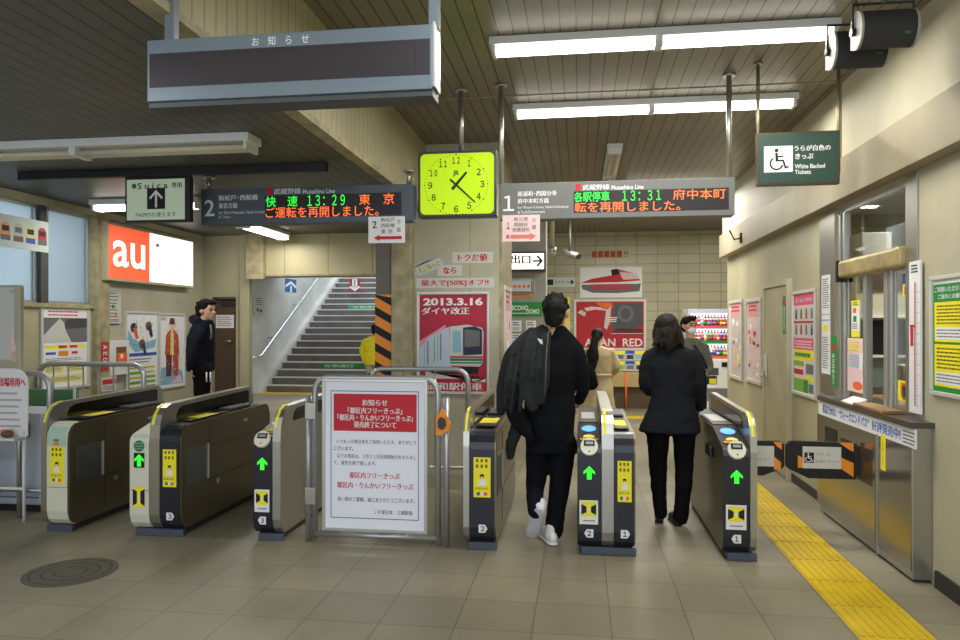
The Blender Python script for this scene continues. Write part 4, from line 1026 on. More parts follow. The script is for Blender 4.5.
# white information sheets on the far post
def d_info(L, f, w, h, d):
    L.dashes(f, w * .1, h * .66, w * .9, h * .97, 14, GREYINK, d, .4, 21); L.rect(f, 0, h * .6, w, h * .605, GREYINK, d); L.rect(f, 0, h * .54, w, h * .548, BLUEP, d)
    L.disc(f, w * .5, h * .46, w * .3, YEL, d, h * .035); L.dashes(f, w * .1, h * .05, w * .9, h * .38, 14, GREYINK, d, .4, 22)
wall_sheet('notice_sheet', 'tall white printed sheets on the steel post far of the window', 'notice', 822, 830.5, WR - .013, 276, 373, PAPER, d_info)
def d_green(L, f, w, h, d):
    L.rect(f, 0, h * .72, w, h * .8, REDINK, d); L.txt(Fr(f.pt(w * .5, h * .36, 0), f.V * -1, f.U, f.N, 1, 1), '運賃精算窓口', 0, 0, w * .5, PAPER, w=h * .6, d=d)
wall_sheet('notice_sheet', 'narrow green upright plate beside the ticket window frame', 'plate', 831.5, 836.5, WR - .013, 336, 386, GRNP, d_green)
def d_dgreen(L, f, w, h, d):
    L.rect(f, 0, h * .78, w, h * .88, REDINK, d); L.txt(Fr(f.pt(w * .5, h * .4, 0), f.V * -1, f.U, f.N, 1, 1), '関係者以外立入禁止', 0, 0, w * .5, PAPER, w=h * .62, d=d); L.rect(f, w * 1.05, 0, w * 1.4, h * 1.0, PAPER, d - .003)
wall_sheet('door_plate', 'narrow green upright plate on the cream side door', 'plate', 783, 786.5, WR - .036, 296, 334, GRNP, d_dgreen)
# framed posters on the right-hand wall
def d_pinkposter(L, f, w, h, d):
    L.rect(f, w * .05, h * .03, w * .95, h * .97, PALEPINK, d); d += .0006
    L.rect(f, w * .05, h * .86, w * .95, h * .97, PINK, d); L.txt(f, '行こうよ・おでかけ', w * .5, h * .91, h * .04, PAPER, w=w * .7, d=d + .0006, bold=.02)
    for r, v in enumerate((.75, .6)):
        L.rect(f, w * .05, h * (v - .05), w * .95, h * (v + .09), PAPERG, d)
        for k in range(4):
            u = w * (.17 + .22 * k); L.rect(f, u - w * .04, h * (v - .02), u + w * .04, h * (v + .04), (NAVYP, BROWNP, REDINK, GREYINK)[(k + r) % 4], d + .0006); L.disc(f, u, h * (v + .055), w * .035, BROWNP, d + .0006, n=10)
    L.rect(f, w * .05, h * .69, w * .95, h * .71, REDINK, d + .0003); L.rect(f, w * .05, h * .44, w * .95, h * .55, PINK, d); L.dashes(f, w * .1, h * .45, w * .9, h * .53, 3, PALEPINK, d + .0006, .5, 3)
    L.rect(f, w * .05, h * .34, w * .95, h * .44, YEL, d); L.dashes(f, w * .1, h * .36, w * .9, h * .42, 1, GRNP, d + .0006, .6, 5)
    L.rect(f, w * .05, h * .04, w * .5, h * .33, LGRN, d); L.rect(f, w * .08, h * .16, w * .5, h * .28, PALEPINK, d + .0006); L.rect(f, w * .08, h * .2, w * .48, h * .25, REDINK, d + .001); L.rect(f, w * .55, h * .04, w * .95, h * .33, PAPERG, d); L.rect(f, w * .55, h * .15, w * .95, h * .2, YEL, d + .0006); L.rect(f, w * .6, h * .22, w * .9, h * .31, GREYINK, d + .0006); L.rect(f, w * .5, h * .04, w * .68, h * .16, GRNP, d + .0006); L.rect(f, w * .7, h * .05, w * .92, h * .13, GREYINK, d + .0006)
wall_sheet('framed_poster', 'pink and yellow framed poster between the side door and ticket window', 'poster', 793.5, 817, Xs, 292, 393, PAPER, d_pinkposter, .006, 'R', ALUP, .03)
def d_faded(seed, tint):
    def fn(L, f, w, h, d):
        R = random.Random(seed); L.rect(f, w * .1, h * .03, w * .9, h * .97, tint, d); L.rect(f, w * .1, h * .78, w * .9, h * .97, mat('rose_print_%d' % seed, (214, 160, 160), .6), d + .0005)
        L.dashes(f, w * .2, h * .84, w * .8, h * .93, 2, REDINK, d + .001, .5, seed)
        strokes(L, f, w * .15, h * .08, w * .85, h * .76, 70, (BROWNP, GREYINK, PAPERG, PYEL, PALEPINK, SKYP), d + .0016, seed)
        for k in range(9):
            u, v = w * R.uniform(.2, .8), h * R.uniform(.1, .75); c = R.choice([BROWNP, ORNG, GREYINK, PAPER, PYEL, REDINK])
            L.disc(f, u, v, w * R.uniform(.05, .11), c, d + .001 + .0001 * k, h * R.uniform(.015, .05), 10)
    return fn
wall_sheet('framed_poster', 'faded framed poster nearest the end of the right wall', 'poster', 730, 743, Xs, 301, 377, PAPER, d_faded(3, mat('grey_rose_print', (200, 186, 180), .6)), .006, 'R', ALUP, .045)
wall_sheet('framed_poster', 'faded rose framed poster next to the cream side door', 'poster', 747, 762, Xs, 299.5, 381, PAPER, d_faded(5, mat('pale_rose_print', (220, 196, 194), .6)), .006, 'R', ALUP, .045)
def d_greenposter(L, f, w, h, d):
    L.rect(f, w * .03, h * .03, w * .97, h * .97, GRNP, d); d += .0006
    L.rect(f, w * .03, h * .93, w * .97, h * .97, PAPER, d)
    L.txt(f, 'ご利用いただけるきっぷの', w * .5, h * .885, h * .045, PAPER, w=w * .86, d=d, bold=.02); L.txt(f, 'ご案内とお願い', w * .4, h * .825, h * .04, PAPER, w=w * .5, d=d, bold=.02)
    for a, b in ((.45, .78), (.08, .43)):
        L.rect(f, w * .07, h * a, w * .93, h * b, YEL, d); L.rect(f, w * .1, h * (a + .02), w * .9, h * (a + .12), PAPER, d + .0006)
        L.dashes(f, w * .12, h * (a + .14), w * .88, h * (b - .02), 6, mat_dim, d + .0006, .45, int(a * 100)); L.dashes(f, w * .12, h * (a + .03), w * .88, h * (a + .11), 3, GREYINK, d + .001, .4, int(b * 100))
zt_, zb_ = AX(933, 277, Xs).z, AX(933, 394, Xs).z
def gpost():
    ya = AX(933, 300, Xs).y; f = Fr((Xs, ya, zb_), (0, -1, 0), (0, 0, 1), (-1, 0, 0), .56, zt_ - zb_)
    t = MB().fbox(f, 0, 0, f.W, f.H, 0, .008, PAPER).build('framed_poster', None, 'large green and yellow framed poster on the near right wall', 'poster')
    fm = MB(); fw = .025
    for a in ((0, 0, f.W, fw), (0, f.H - fw, f.W, f.H), (0, fw, fw, f.H - fw), (f.W - fw, fw, f.W, f.H - fw)): fm.fbox(f, *a, 0, .024, ALUP, .004)
    fm.build('poster_frame', t); L = MB(); d_greenposter(L, f, f.W, f.H, .009); L.build('print', t)
gpost()
# wheelchair lane flaps
def flap(label, x0, x1, Y, y0, y1, pivot_right, cut):
    f = FY(x0, y0, x1, y1, Y); t = thing('gate_flap', label, 'gate flap', f.pt(f.W / 2, 0, 0), 'wheelchair lane flaps')
    w, h = f.W, f.H; c = .025
    if pivot_right: o = [(c * .5, h * .24), (w * .32, .0), (w, 0), (w, h - c * .3), (c, h), (0, h - c), (0, h * .3)]
    else: o = [(0, 0), (w * .5, 0), (w - c * .5, h * .22), (w, h * .3), (w, h - c), (w - c, h), (0, h)]
    MB().extr(f, o[::-1], -.022, .022, BLACK).build('wing', t)
    if pivot_right: MB().box(f.o.x + w - .004, CXF + .004, Y - .03, Y + .03, f.o.z + .03, f.o.z + h - .03, BLACKM, .004).build('hinge_block', t)
    S = MB()
    if pivot_right:
        S.poly(f, [(w * .76, h * .98), (w * .97, h * .98), (w * .97, h * .74), (w * .9, h * .8)], ORANGE, .0235); S.poly(f, [(w * .79, h * .58), (w * .97, h * .44), (w * .97, h * .06), (w * .79, h * .28)], ORANGE, .0235); S.poly(f, [(w * .16, h * .62), (w * .24, h * .54), (w * .24, h * .28), (w * .16, h * .28)], ORANGE, .0235)
    else:
        S.poly(f, [(w * .74, h * .98), (w * .94, h * .98), (w * .94, h * .76), (w * .84, h * .84)], ORANGE, .0235); S.poly(f, [(w * .76, h * .56), (w * .92, h * .4), (w * .92, h * .18), (w * .76, h * .18)], ORANGE, .0235)
    S.build('hazard_stripes', t, 'orange hazard stripes')
    L = MB(); a, b = (w * .23, w * .79) if pivot_right else (w * .05, w * .76)
    L.rect(f, a, h * .27, b, h * .86, PAPERG, .024); L.rect(f, a + w * .025, h * .42, a + w * .165, h * .7, INK, .025); wheelchair(L, f, a + w * .09, h * .56, h * .25, PAPER, INK, .0258)
    L.txt(f, 'うらが　白', a + w * .29, h * .66, h * .075, GREYINK, w=w * .2, d=.025); L.txt(f, '白色のきっぷ', a + w * .36, h * .47, h * .075, GREYINK, w=w * .34, d=.025); L.build('flap_sign', t, 'white sign with wheelchair mark')
flap('black wheelchair lane flap hinged on the ticket counter', 786, 854.5, 5.5, 441, 478, True, 0)
flap('black wheelchair lane flap hinged on the ticket gate', 741, 783.5, 5.55, 440.5, 475, False, 0)
# bracket on the far end of the beam
q = MB(); a = AY(735, 238, 9.3); q.tube([(WR - .116, 9.3, a.z), (WR - .2, 9.3, a.z - .02), (WR - .26, 9.3, a.z + .1)], .01, BLACKM, 8); q.box(WR - .135, WR - .116, 9.27, 9.33, a.z - .06, a.z + .06, BLACKM); tag(q.build('beam_hook'), 'small dark bracket on the far end of the right beam', 'bracket')

# ================================================================== CLOCK PILLAR POSTERS
def front_sheet(name, label, cat, x0, y0, x1, y1, Y, base, draw=None, th=.004, frame=None, fw=.02, rot=0.0, group=None):
    f = FY(x0, y0, x1, y1, Y)
    if rot:
        c = f.pt(f.W / 2, f.H / 2); cr, sr = math.cos(rot), math.sin(rot); f.U, f.V = Vector((cr, 0, sr)), Vector((-sr, 0, cr)); f.o = c - f.U * f.W / 2 - f.V * f.H / 2
        m = MB().extr(f, [(0, 0), (f.W, 0), (f.W, f.H), (0, f.H)][::-1], .0005, th, base)
    else: m = MB().fbox(f, 0, 0, f.W, f.H, .0005, th, base)
    t = m.build(name, None, label, cat, group)
    if frame:
        fm = MB()
        for a in ((0, 0, f.W, fw), (0, f.H - fw, f.W, f.H), (0, fw, fw, f.H - fw), (f.W - fw, fw, f.W, f.H - fw)): fm.fbox(f, *a, 0, th + .018, frame, .004)
        fm.build('poster_frame', t)
    if draw:
        L = MB(); draw(L, f, f.W, f.H, th + .0012); L.build('print', t)
    return t
def d_text(st, c, wf=.84, hf=.62, bold=.02): return lambda L, f, w, h, d: L.txt(f, st, w / 2, h / 2, h * hf, c, w=w * wf, d=d, bold=bold)
front_sheet('slogan_strip', 'short white strip with red lettering, topmost above the railway poster', 'slogan strip', 452.5, 252, 493, 263, YP, PAPERG, d_text('トクだ値', REDINK, .72, .66, .03))
front_sheet('slogan_strip', 'smallest white strip with red lettering, left above the railway poster', 'slogan strip', 437.5, 265, 462, 276, YP, PAPERG, d_text('なら', REDINK, .55, .62, .03))
front_sheet('slogan_strip', 'widest white strip with a red percent slogan directly above the railway poster', 'slogan strip', 416, 278, 494, 288, YP, PAPERG, d_text('最大で[50%]オフ!!', REDINK, .86, .7, .03))
f = FY(409, 258, 446, 277, YP); c = f.pt(f.W / 2, f.H / 2); a = math.radians(21); f = Fr(c, (math.cos(a), 0, math.sin(a)), (-math.sin(a), 0, math.cos(a)), (0, -1, 0), f.W, f.H)
L = MB(); R = .2; el = [(R * math.cos(k * math.pi / 18), .065 * math.sin(k * math.pi / 18)) for k in range(36)]
L.extr(f, el[::-1], 0, .004, mat('silver_blue_sticker', (168, 186, 204), .5)); L.poly(f, [(R * math.cos(k), .065 * math.sin(k)) for k in [math.radians(60 + 7 * j) for j in range(12)]], NAVYP, .005); L.poly(f, [(R * math.cos(k), .065 * math.sin(k)) for k in [math.radians(165 + 4 * j) for j in range(12)]], NAVYP, .005)
L.rect(f, -.12, -.045, .16, .045, PAPERG, .0055); L.txt(f, 'えきねっと', .02, 0, .062, mat('lime_print', (170, 176, 40), .6), w=.25, d=.007, bold=.05)
tag(L.build('logo_sticker'), 'tilted oval silver and blue logo sticker on the pillar', 'sticker')
def d_train(L, f, w, h, d):
    e = .03; DR = mat('crimson_print', (176, 34, 62), .6); LR = mat('rose_light_print', (220, 150, 170), .6); LB = mat('pale_train_blue', (190, 204, 224), .6)
    L.rect(f, e, e, w - e, h - e, DR, d); d += .0005
    L.poly(f, [(e, h * .24), (e, h * .52), (w * .4, h * .68), (w * .4, h * .62), (w * .2, h * .5), (w * .2, h * .24)], LR, d)
    L.poly(f, [(e, h * .26), (e, h * .44), (w * .17, h * .56), (w * .45, h * .66), (w * .48, h * .24), (w * .2, h * .25)], LB, d + .0003)
    for k in range(7): L.rect(f, w * (.1 + .045 * k), h * (.28 + .01 * k), w * (.115 + .045 * k), h * (.5 + .018 * k), (SKYP, GREYINK, PAPERG, LGRN)[k % 4], d + .0006)
    L.poly(f, [(w * .46, h * .28), (w * .46, h * .66), (w * .7, h * .68), (w * .9, h * .65), (w * .92, h * .6), (w * .91, h * .3), (w * .86, h * .27)], PAPERG, d + .0008)
    L.poly(f, [(w * .64, h * .38), (w * .64, h * .65), (w * .8, h * .665), (w * .9, h * .63), (w * .9, h * .39)], NAVYP, d + .0012); L.rect(f, w * .5, h * .41, w * .61, h * .62, SKYP, d + .0012)
    L.poly(f, [(w * .66, h * .46), (w * .66, h * .635), (w * .87, h * .62), (w * .87, h * .47)], GREYINK, d + .0016)
    L.rect(f, w * .46, h * .355, w * .91, h * .372, REDINK, d + .0012); L.rect(f, w * .46, h * .325, w * .91, h * .35, TEAL, d + .0012); L.rect(f, w * .46, h * .30, w * .91, h * .315, GRNP, d + .0012)
    L.poly(f, [(w * .2, h * .2), (w * .2, h * .26), (w * .86, h * .27), (w * .84, h * .2), (w * .74, h * .2), (w * .74, h * .16), (w * .64, h * .16), (w * .62, h * .2)], INK, d + .001)
    L.poly(f, [(w * .12, h * .15), (w * .12, h * .22), (w * .5, h * .18), (w * .95, h * .1), (w * .95, h * .15)], PAPERG, d + .0009)
    L.rect(f, e, e, w - e, h * .12, REDINK, d + .0013)
    L.txt(f, '2013.3.16', w * .5, h * .905, h * .075, PAPER, w=w * .82, d=d + .002, bold=.04)
    L.txt(f, 'ダイヤ改正', w * .4, h * .815, h * .07, PAPER, w=w * .66, d=d + .002, bold=.03)
    L.txt(f, 'ライン', w * .75, h * .155, h * .065, INK, w=w * .36, d=d + .003, bold=.04)
    L.txt(f, '浦和駅停車', w * .52, h * .075, h * .075, PAPER, w=w * .76, d=d + .003, bold=.04)
front_sheet('framed_poster', 'red framed railway timetable poster with a train on the clock pillar', 'poster', 417, 292, 489.5, 394, YP, PAPERG, d_train, .006, ALUP, .022)
# poster strip on the side of the pillar
Xp = -.80
wall_sheet('framed_poster', 'narrow foreshortened framed poster on the side of the clock pillar', 'poster', 503.5, 510, Xp, 285, 400, PAPER, d_faded(11, PALEPINK), .006, 'L', ALUP, .05)

# ================================================================== GREY PANEL AND BACK WALL
YG = 11.0
f = FY(505, 252.5, 546, 271.5, YG - .001)
t = thing('exit_sign_box', 'lit white sign box with a black arrow on the grey panel', 'lit sign', f.pt(f.W / 2, 0, 0))
MB().fbox(f, -.2, 0, f.W, f.H, 0, .12, BLACKM, .004).build('case', t); MB().fbox(f, -.2, .025, f.W - .025, f.H - .025, .12, .123, BOXLIT).build('face', t)
L = MB(); s_ = f.W / 41; L.txt(f, '出口', 16.5 * s_, 11.5 * s_, 8.5 * s_, INK, w=19 * s_, d=.126, bold=.03)
L.rect(f, 28 * s_, 8.9 * s_, 37 * s_, 10.5 * s_, INK, .126)
for s in (-1, 1): L.poly(f, [(38.5 * s_, 9.7 * s_), (35.8 * s_, 9.7 * s_), (31.6 * s_, (9.7 + s * 5.0) * s_), (33.6 * s_, (9.7 + s * 5.4) * s_)][::s], INK, .1264)
L.build('arrow_lettering', t)
front_sheet('ticket_notice', 'pale notice with a row of orange marks below the lit sign box', 'notice', 511, 278, 535, 292, YG, mat('pale_blue_print', (196, 210, 214), .6), lambda L, f, w, h, d: ([L.disc(f, w * (.16 + .19 * k), h * .4, h * .12, ORNG, d, n=12) for k in range(4)], L.rect(f, w * .84, h * .1, w * .88, h * .75, GREYINK, d)), .01, ALU, .015)
front_sheet('ticket_notice', 'thin orange label strip under the pale notice', 'label', 511, 293, 532, 296.5, YG, ORANGE, lambda L, f, w, h, d: L.dashes(f, w * .05, h * .2, w * .95, h * .8, 1, mat_dim, d, .7, 4, .05, .1))
front_sheet('green_banner', 'green banner with white lettering on the grey panel', 'banner', 510, 302, 542, 316.5, YG, GRNP, lambda L, f, w, h, d: (L.txt(f, 'ECONO', w * .32, h * .6, h * .34, PAPER, w=w * .5, d=d, bold=.03), L.txt(f, 'DOMO', w * .72, h * .34, h * .34, PAPER, w=w * .4, d=d, bold=.03), L.rect(f, w * .03, h * .2, w * .5, h * .25, PAPER, d)))
k = 0
for (x, y) in ((511.5, 320.5), (526, 320.5), (511.5, 333.5), (526, 333.5)):
    front_sheet('timetable_card', ('upper left', 'upper right', 'lower left', 'lower right')[k] + ' of four small white cards under the green banner', 'card', x, y, x + 10, y + 11, YG, PAPER, lambda L, f, w, h, d: (L.dashes(f, w * .1, h * .5, w * .9, h * .9, 2, INK, d, .4, 5, .3, .6), L.dashes(f, w * .1, h * .1, w * .9, h * .4, 2, GREYINK, d, .4, 6, .3, .5)), .006, None, .02, 0, 'small cards on the grey panel'); k += 1
wall_sheet('banner_edge', 'thin yellow upright banner beside the man walking through', 'banner', 548.5, 551.5, XG + .0, 303, 372, YEL, None, .006, 'L') if False else None
front_sheet('direction_plate', 'small pale sign plate with a toilet mark and arrow on the back wall', 'sign plate', 546.5, 277.5, 575, 287, YB, mat('pale_green_plate', (200, 214, 206), .5), lambda L, f, w, h, d: (L.rect(f, w * .03, h * .2, w * .24, h * .8, INK, d), L.txt(f, 'お手洗', w * .46, h * .5, h * .4, GREYINK, w=w * .34, d=d), L.rect(f, w * .7, h * .46, w * .92, h * .54, INK, d), L.poly(f, [(w * .97, h * .5), (w * .86, h * .8), (w * .86, h * .2)][::-1], INK, d)), .02)
front_sheet('banner_strip', 'narrow yellow and green upright banner beside the head of the man in black', 'banner', 556, 297, 570, 392, YB, PYEL, lambda L, f, w, h, d: (L.rect(f, 0, h * .75, w, h, YEL, d), L.rect(f, 0, h * .45, w, h * .6, LGRN, d), L.rect(f, w * .2, h * .1, w * .8, h * .3, PAPER, d)), .01)
CR = mat('deep_red_print', (186, 30, 42), .6)
def d_red(L, f, w, h, d):
    e = .045; L.rect(f, e, e, w - e, h - e, CR, d); d += .001
    L.poly(f, [(w * .52, h * .4), (w * .56, h * .93), (w * .95, h * .93), (w * .95, h * .5), (w * .85, h * .42)], DGREY, d)
    L.poly(f, [(w * .3, h * .94), (w * .52, h * .94), (w * .55, h * .85), (w * .4, h * .82)], ORNG, d)
    L.disc(f, w * .72, h * .72, w * .11, GREYINK, d + .001, h * .17); L.disc(f, w * .72, h * .72, w * .07, DGREY, d + .002, h * .11)
    L.poly(f, [(w * .42, h * .45), (w * .45, h * .8), (w * .52, h * .86), (w * .5, h * .55), (w * .46, h * .4)], PAPERG, d + .001)
    L.poly(f, [(w * .05, h * .74), (w * .1, h * .8), (w * .17, h * .74), (w * .15, h * .66)], PAPERG, d); L.poly(f, [(w * .14, h * .83), (w * .24, h * .86), (w * .42, h * .84), (w * .46, h * .78), (w * .3, h * .8), (w * .18, h * .77)], PALEPINK, d)
    L.poly(f, [(w * .5, h * .34), (w * .62, h * .42), (w * .95, h * .42), (w * .95, h * .3)], mat('dark_maroon_print', (98, 22, 28), .6), d); L.rect(f, w * .52, h * .32, w * .95, h * .335, PAPERG, d + .001); L.dashes(f, w * .5, h * .55, w * .62, h * .66, 3, PAPER, d + .002, .5, 2, .2, .5)
    L.txt(f, 'ASIAN  RED', w * .55, h * .15, h * .16, PAPER, w=w * .8, d=d + .002, bold=.02)
front_sheet('framed_poster', 'large deep red landscape poster with white lettering on the back wall', 'poster', 574, 299.5, 646, 350, YB, PAPERG, d_red, .01, WHITEM, .04)
def d_white(L, f, w, h, d):
    L.poly(f, [(0, h * .48), (w * .2, h * .62), (w * .5, h * .72), (w * .62, h * .92), (w * .85, h * .8), (w * .98, h * .55), (w * .6, h * .5)], REDINK, d); L.poly(f, [(w * .5, h * .9), (w * .6, h * .94), (w * .66, h * .78), (w * .52, h * .72)], INK, d + .001)
    L.poly(f, [(w * .62, h * .85), (w * .9, h * .78), (w * .97, h * .6), (w * .7, h * .58)], PALEPINK, d + .001)
    L.poly(f, [(w * .02, h * .42), (w * .98, h * .46), (w * .96, h * .2), (w * .6, h * .14), (w * .2, h * .16), (w * .04, h * .28)], GREYINK, d); L.dashes(f, w * .2, h * .25, w * .95, h * .45, 3, REDINK, d + .001, .6, 12, .04, .12); L.rect(f, w * .1, h * .44, w * .95, h * .475, PAPER, d + .002)
front_sheet('painting_sheet', 'white sheet with a red streamlined train picture above the deep red poster', 'poster', 580, 267, 642, 297.5, YB, PAPER, d_white, .01)
front_sheet('lettered_strip', 'small red lettered strip fixed high on the back wall tiles', 'slogan strip', 591, 250.5, 630, 258, YB, mat('pale_tile_paper', (196, 184, 146), .6), lambda L, f, w, h, d: ([L.rect(f, w * (.02 + .16 * k), h * .1, w * (.15 + .16 * k), h * .95, mat('brick_red_print', (176, 74, 50), .6) if 'brick_red_print' not in MATS else MATS['brick_red_print'], d) for k in range(5)], L.txt(f, '!!', w * .9, h * .5, h * .8, INK, d=d)), .006)
# cameras
a = AY(552, 250, 9.6); t = thing('dome_camera', 'silver dome camera hanging on a pole from the high ceiling', 'security camera', (a.x, 9.6, a.z - .1))
MB().cyl((a.x, 9.6, a.z + .02), (a.x, 9.6, ZR), .03, CREAM2).build('pole', t); k = MB(); k.cyl((a.x, 9.6, a.z - .03), (a.x, 9.6, a.z + .04), .058, ALU); k.build('collar', t); k = MB(); k.ball((a.x, 9.6, a.z - .03), .054, .054, .065, ALU); k.build('dome', t)
a = AY(570, 254, 12.0); t = thing('wall_camera', 'box shaped security camera on a short arm beside the dome camera', 'security camera', (a.x, 12.0, a.z))
k = MB(); c = Vector(a); ax = Vector((.28, -.18, -.1)).normalized(); k.tube([c - ax * .14, c + ax * .16], .06, ALU, 4); k.build('camera_body', t); k = MB(); k.cyl(c + ax * .16, c + ax * .19, .045, BLACK); k.build('lens', t)
k = MB(); k.tube([c + Vector((0, 0, .05)), c + Vector((0, .02, .24)), Vector((a.x, 12.05, ZR))], .022, DGREY, 8); k.build('arm', t)
# leaflet rack
YR_ = 14.0
x0, x1 = XY(606, YR_), XY(646, YR_); z0, z1 = AY(625, 372, YR_).z, AY(625, 351, YR_).z
t = thing('leaflet_rack', 'leaflet rack with blue and yellow brochures under the deep red poster', 'leaflet rack', ((x0 + x1) / 2, YR_ + .2, 0))
k = MB(); k.box(x0, x1, YR_ + .05, YR_ + .25, z0 - .06, z0, WOOD, .004); k.build('tray', t); k = MB(); k.box(x0, x1, YR_ + .25, YR_ + .28, z0, z1, WHITEM, .004); k.build('back_panel', t)
for xx in (x0 + .05, x1 - .05):
    k = MB(); k.box(xx - .02, xx + .02, YR_ + .25, YR_ + .3, 0, z0, DGREY); k.build('leg', t)
for r in range(2):
    for c_ in range(4):
        xa = x0 + (x1 - x0) * (.02 + .245 * c_); w_ = (x1 - x0) * .22; za = z0 + .01 + r * .2
        k = MB(); k.box(xa, xa + w_, YR_ + .18 + r * .02, YR_ + .2 + r * .02, za, za + .19, PAPERG)
        f = Fr((xa, YR_ + .18 + r * .02, za), (1, 0, 0), (0, 0, 1), (0, -1, 0), w_, .19); k.rect(f, 0, .13, w_, .19, (BLUEP, YEL, BLUEP, YEL)[c_], .002); k.rect(f, .02, .03, w_ - .02, .11, (SKYP, LGRN, GREYINK, NAVYP)[(c_ + r) % 4], .002)
        tag(k.build('brochure'), ('lower' if r == 0 else 'upper') + ' row brochure, ' + ('first', 'second', 'third', 'fourth')[c_] + ' from the left in the leaflet rack', 'brochure', 'brochures in the leaflet rack')
t = thing('bench', 'tan box bench standing below the leaflet rack', 'bench', (XY(625, 14.1), 13.9, 0))
zt_, zb_ = AY(625, 373, 13.7).z, AY(625, 387, 13.7).z
for xa, xb in ((588, 625.3), (626.7, 652)):
    k = MB(); k.box(XY(xa, 13.7), XY(xb, 13.7), 13.7, 13.99, zb_, zt_, mat('tan_box_%d' % xa, (176, 154, 104), .6), .006); k.build('box_front', t)
k = MB(); k.box(XY(588, 13.8), XY(652, 13.8), 13.8, 13.99, 0, zb_, BROWND); k.build('dark_base', t)
k = MB(); k.cyl((XY(626, 13.69), 13.69, 0), (XY(626, 13.69), 13.69, zt_), .02, ORNG, 8); k.build('orange_post', t)
# vending machine
YV = 12.6
x0, x1 = XY(688, YV), XY(688, YV) + 1.16; zt_ = AY(708, 309, YV).z
t = thing('vending_machine', 'white drinks vending machine with brightly lit shelves by the back wall', 'vending machine', ((x0 + x1) / 2, YV + .35, 0))
f = Fr((x0, YV, 0), (1, 0, 0), (0, 0, 1), (0, -1, 0), x1 - x0, zt_)
k = MB(); k.box(x0, x1, YV + .1, YV + .7, .05, zt_, WHITEM, .02); k.box(x0 + .03, x1 - .03, YV + .12, YV + .68, 0, .05, BLACKM)
k.box(x0, x1, YV, YV + .1, .05, .98, WHITEM, .01); k.build('cabinet', t)
k = MB()
for a in ((0, .98, .05, zt_), (x1 - x0 - .05, .98, x1 - x0, zt_), (.05, zt_ - .07, x1 - x0 - .05, zt_)): k.fbox(f, *a, -.1, 0, PALEBLUE, .004)
k.build('display_frame', t)
k = MB(); k.fbox(f, .05, .98, f.W - .05, zt_ - .07, -.1, -.095, VENDL); k.build('lit_back', t)
hh = (zt_ - .07 - 1.0) / 3; RND = random.Random(4); cols = [REDINK, ORNG, PAPER, PINK, BLUEP, GRNP, YEL, BROWNP, SKYP]
k = MB()
for r in range(3): k.fbox(f, .05, 1.0 + hh * r - .02, f.W - .05, 1.0 + hh * r, -.095, -.02, WHITEM)
k.build('shelf', t)
for r in range(3):
    k = MB(); k.fbox(f, .06, 1.0 + hh * r, f.W - .06, 1.0 + hh * r + .045, -.022, -.018, (ORNG, GRNP, PINK)[r] if r != 1 else GRNP); k.build('price_strip', t)
    for c_ in range(20):
        u = .085 + (f.W - .17) * c_ / 19; cc = f.pt(u, 0, -.055); z0_ = 1.0 + hh * r; m1 = cols[RND.randrange(len(cols))]
        k = MB(); k.cyl((cc.x, cc.y, z0_), (cc.x, cc.y, z0_ + hh * .74), .027, m1, 10); k.cyl((cc.x, cc.y, z0_ + hh * .55), (cc.x, cc.y, z0_ + hh * .66), .0275, PAPER, 10); k.cyl((cc.x, cc.y, z0_ + hh * .74), (cc.x, cc.y, z0_ + hh * .9), .014, cols[RND.randrange(len(cols))], 8); k.cyl((cc.x, cc.y, z0_ + hh * .25), (cc.x, cc.y, z0_ + hh * .42), .0275, cols[RND.randrange(len(cols))], 10); k.build('drink_sample', t)
k = MB(); k.fbox(f, .15, .28, f.W - .3, .5, 0, .012, GREYINK, .004); k.build('delivery_slot', t); k = MB(); k.fbox(f, .2, .72, .5, .84, 0, .01, DGREY, .003); k.fbox(f, .55, .86, .72, .94, 0, .015, BLACK, .003); k.fbox(f, .74, .84, .9, .95, 0, .012, BROWNP, .003); k.build('coin_panel', t)

# ================================================================== LEFT SIDE
# lit advertisement box
Xa = WL + .12; ya, yb_ = AX(107, 300, Xa).y, AX(194, 300, Xa).y; za, zb_ = AX(107, 280, Xa).z, AX(107, 221, Xa).z
f = Fr((Xa, ya, za), (0, 1, 0), (0, 0, 1), (1, 0, 0), yb_ - ya, zb_ - za)
t = thing('lit_advertisement', 'lit orange and white advertisement box high on the left wall', 'lit sign', f.pt(f.W / 2, 0, -.06))
MB().fbox(f, 0, 0, f.W, f.H, -.119, 0, CREAM2, .004).build('case', t)
e = .03; um = AX(149.5, 300, Xa).y - ya
MB().fbox(f, e, e, um, f.H - e, 0, .002, AULIT).build('orange_face', t, 'lit orange half'); MB().fbox(f, um, e, f.W - e, f.H - e, 0, .002, BOXLIT).build('white_face', t, 'lit white half')
L = MB(); L.txt(f, 'au', um * .5, f.H * .48, f.H * .46, AULET, w=um * .76, d=.004, bold=.012); L.build('lettering', t)
L = MB()
for k, (u, v) in enumerate(((.72, .12), (.80, .18), (.70, .26), (.82, .32), (.76, .4), (.84, .44))):
    L.poly(f, [(f.W * u, f.H * v), (f.W * (u + .03), f.H * (v + .05)), (f.W * (u + .035), f.H * (v + .045)), (f.W * (u + .01), f.H * (v - .01))], INK, .004)
L.rect(f, um + .12, f.H * .72, um + .2, f.H * .78, SKYP, .004); L.build('small_print', t)
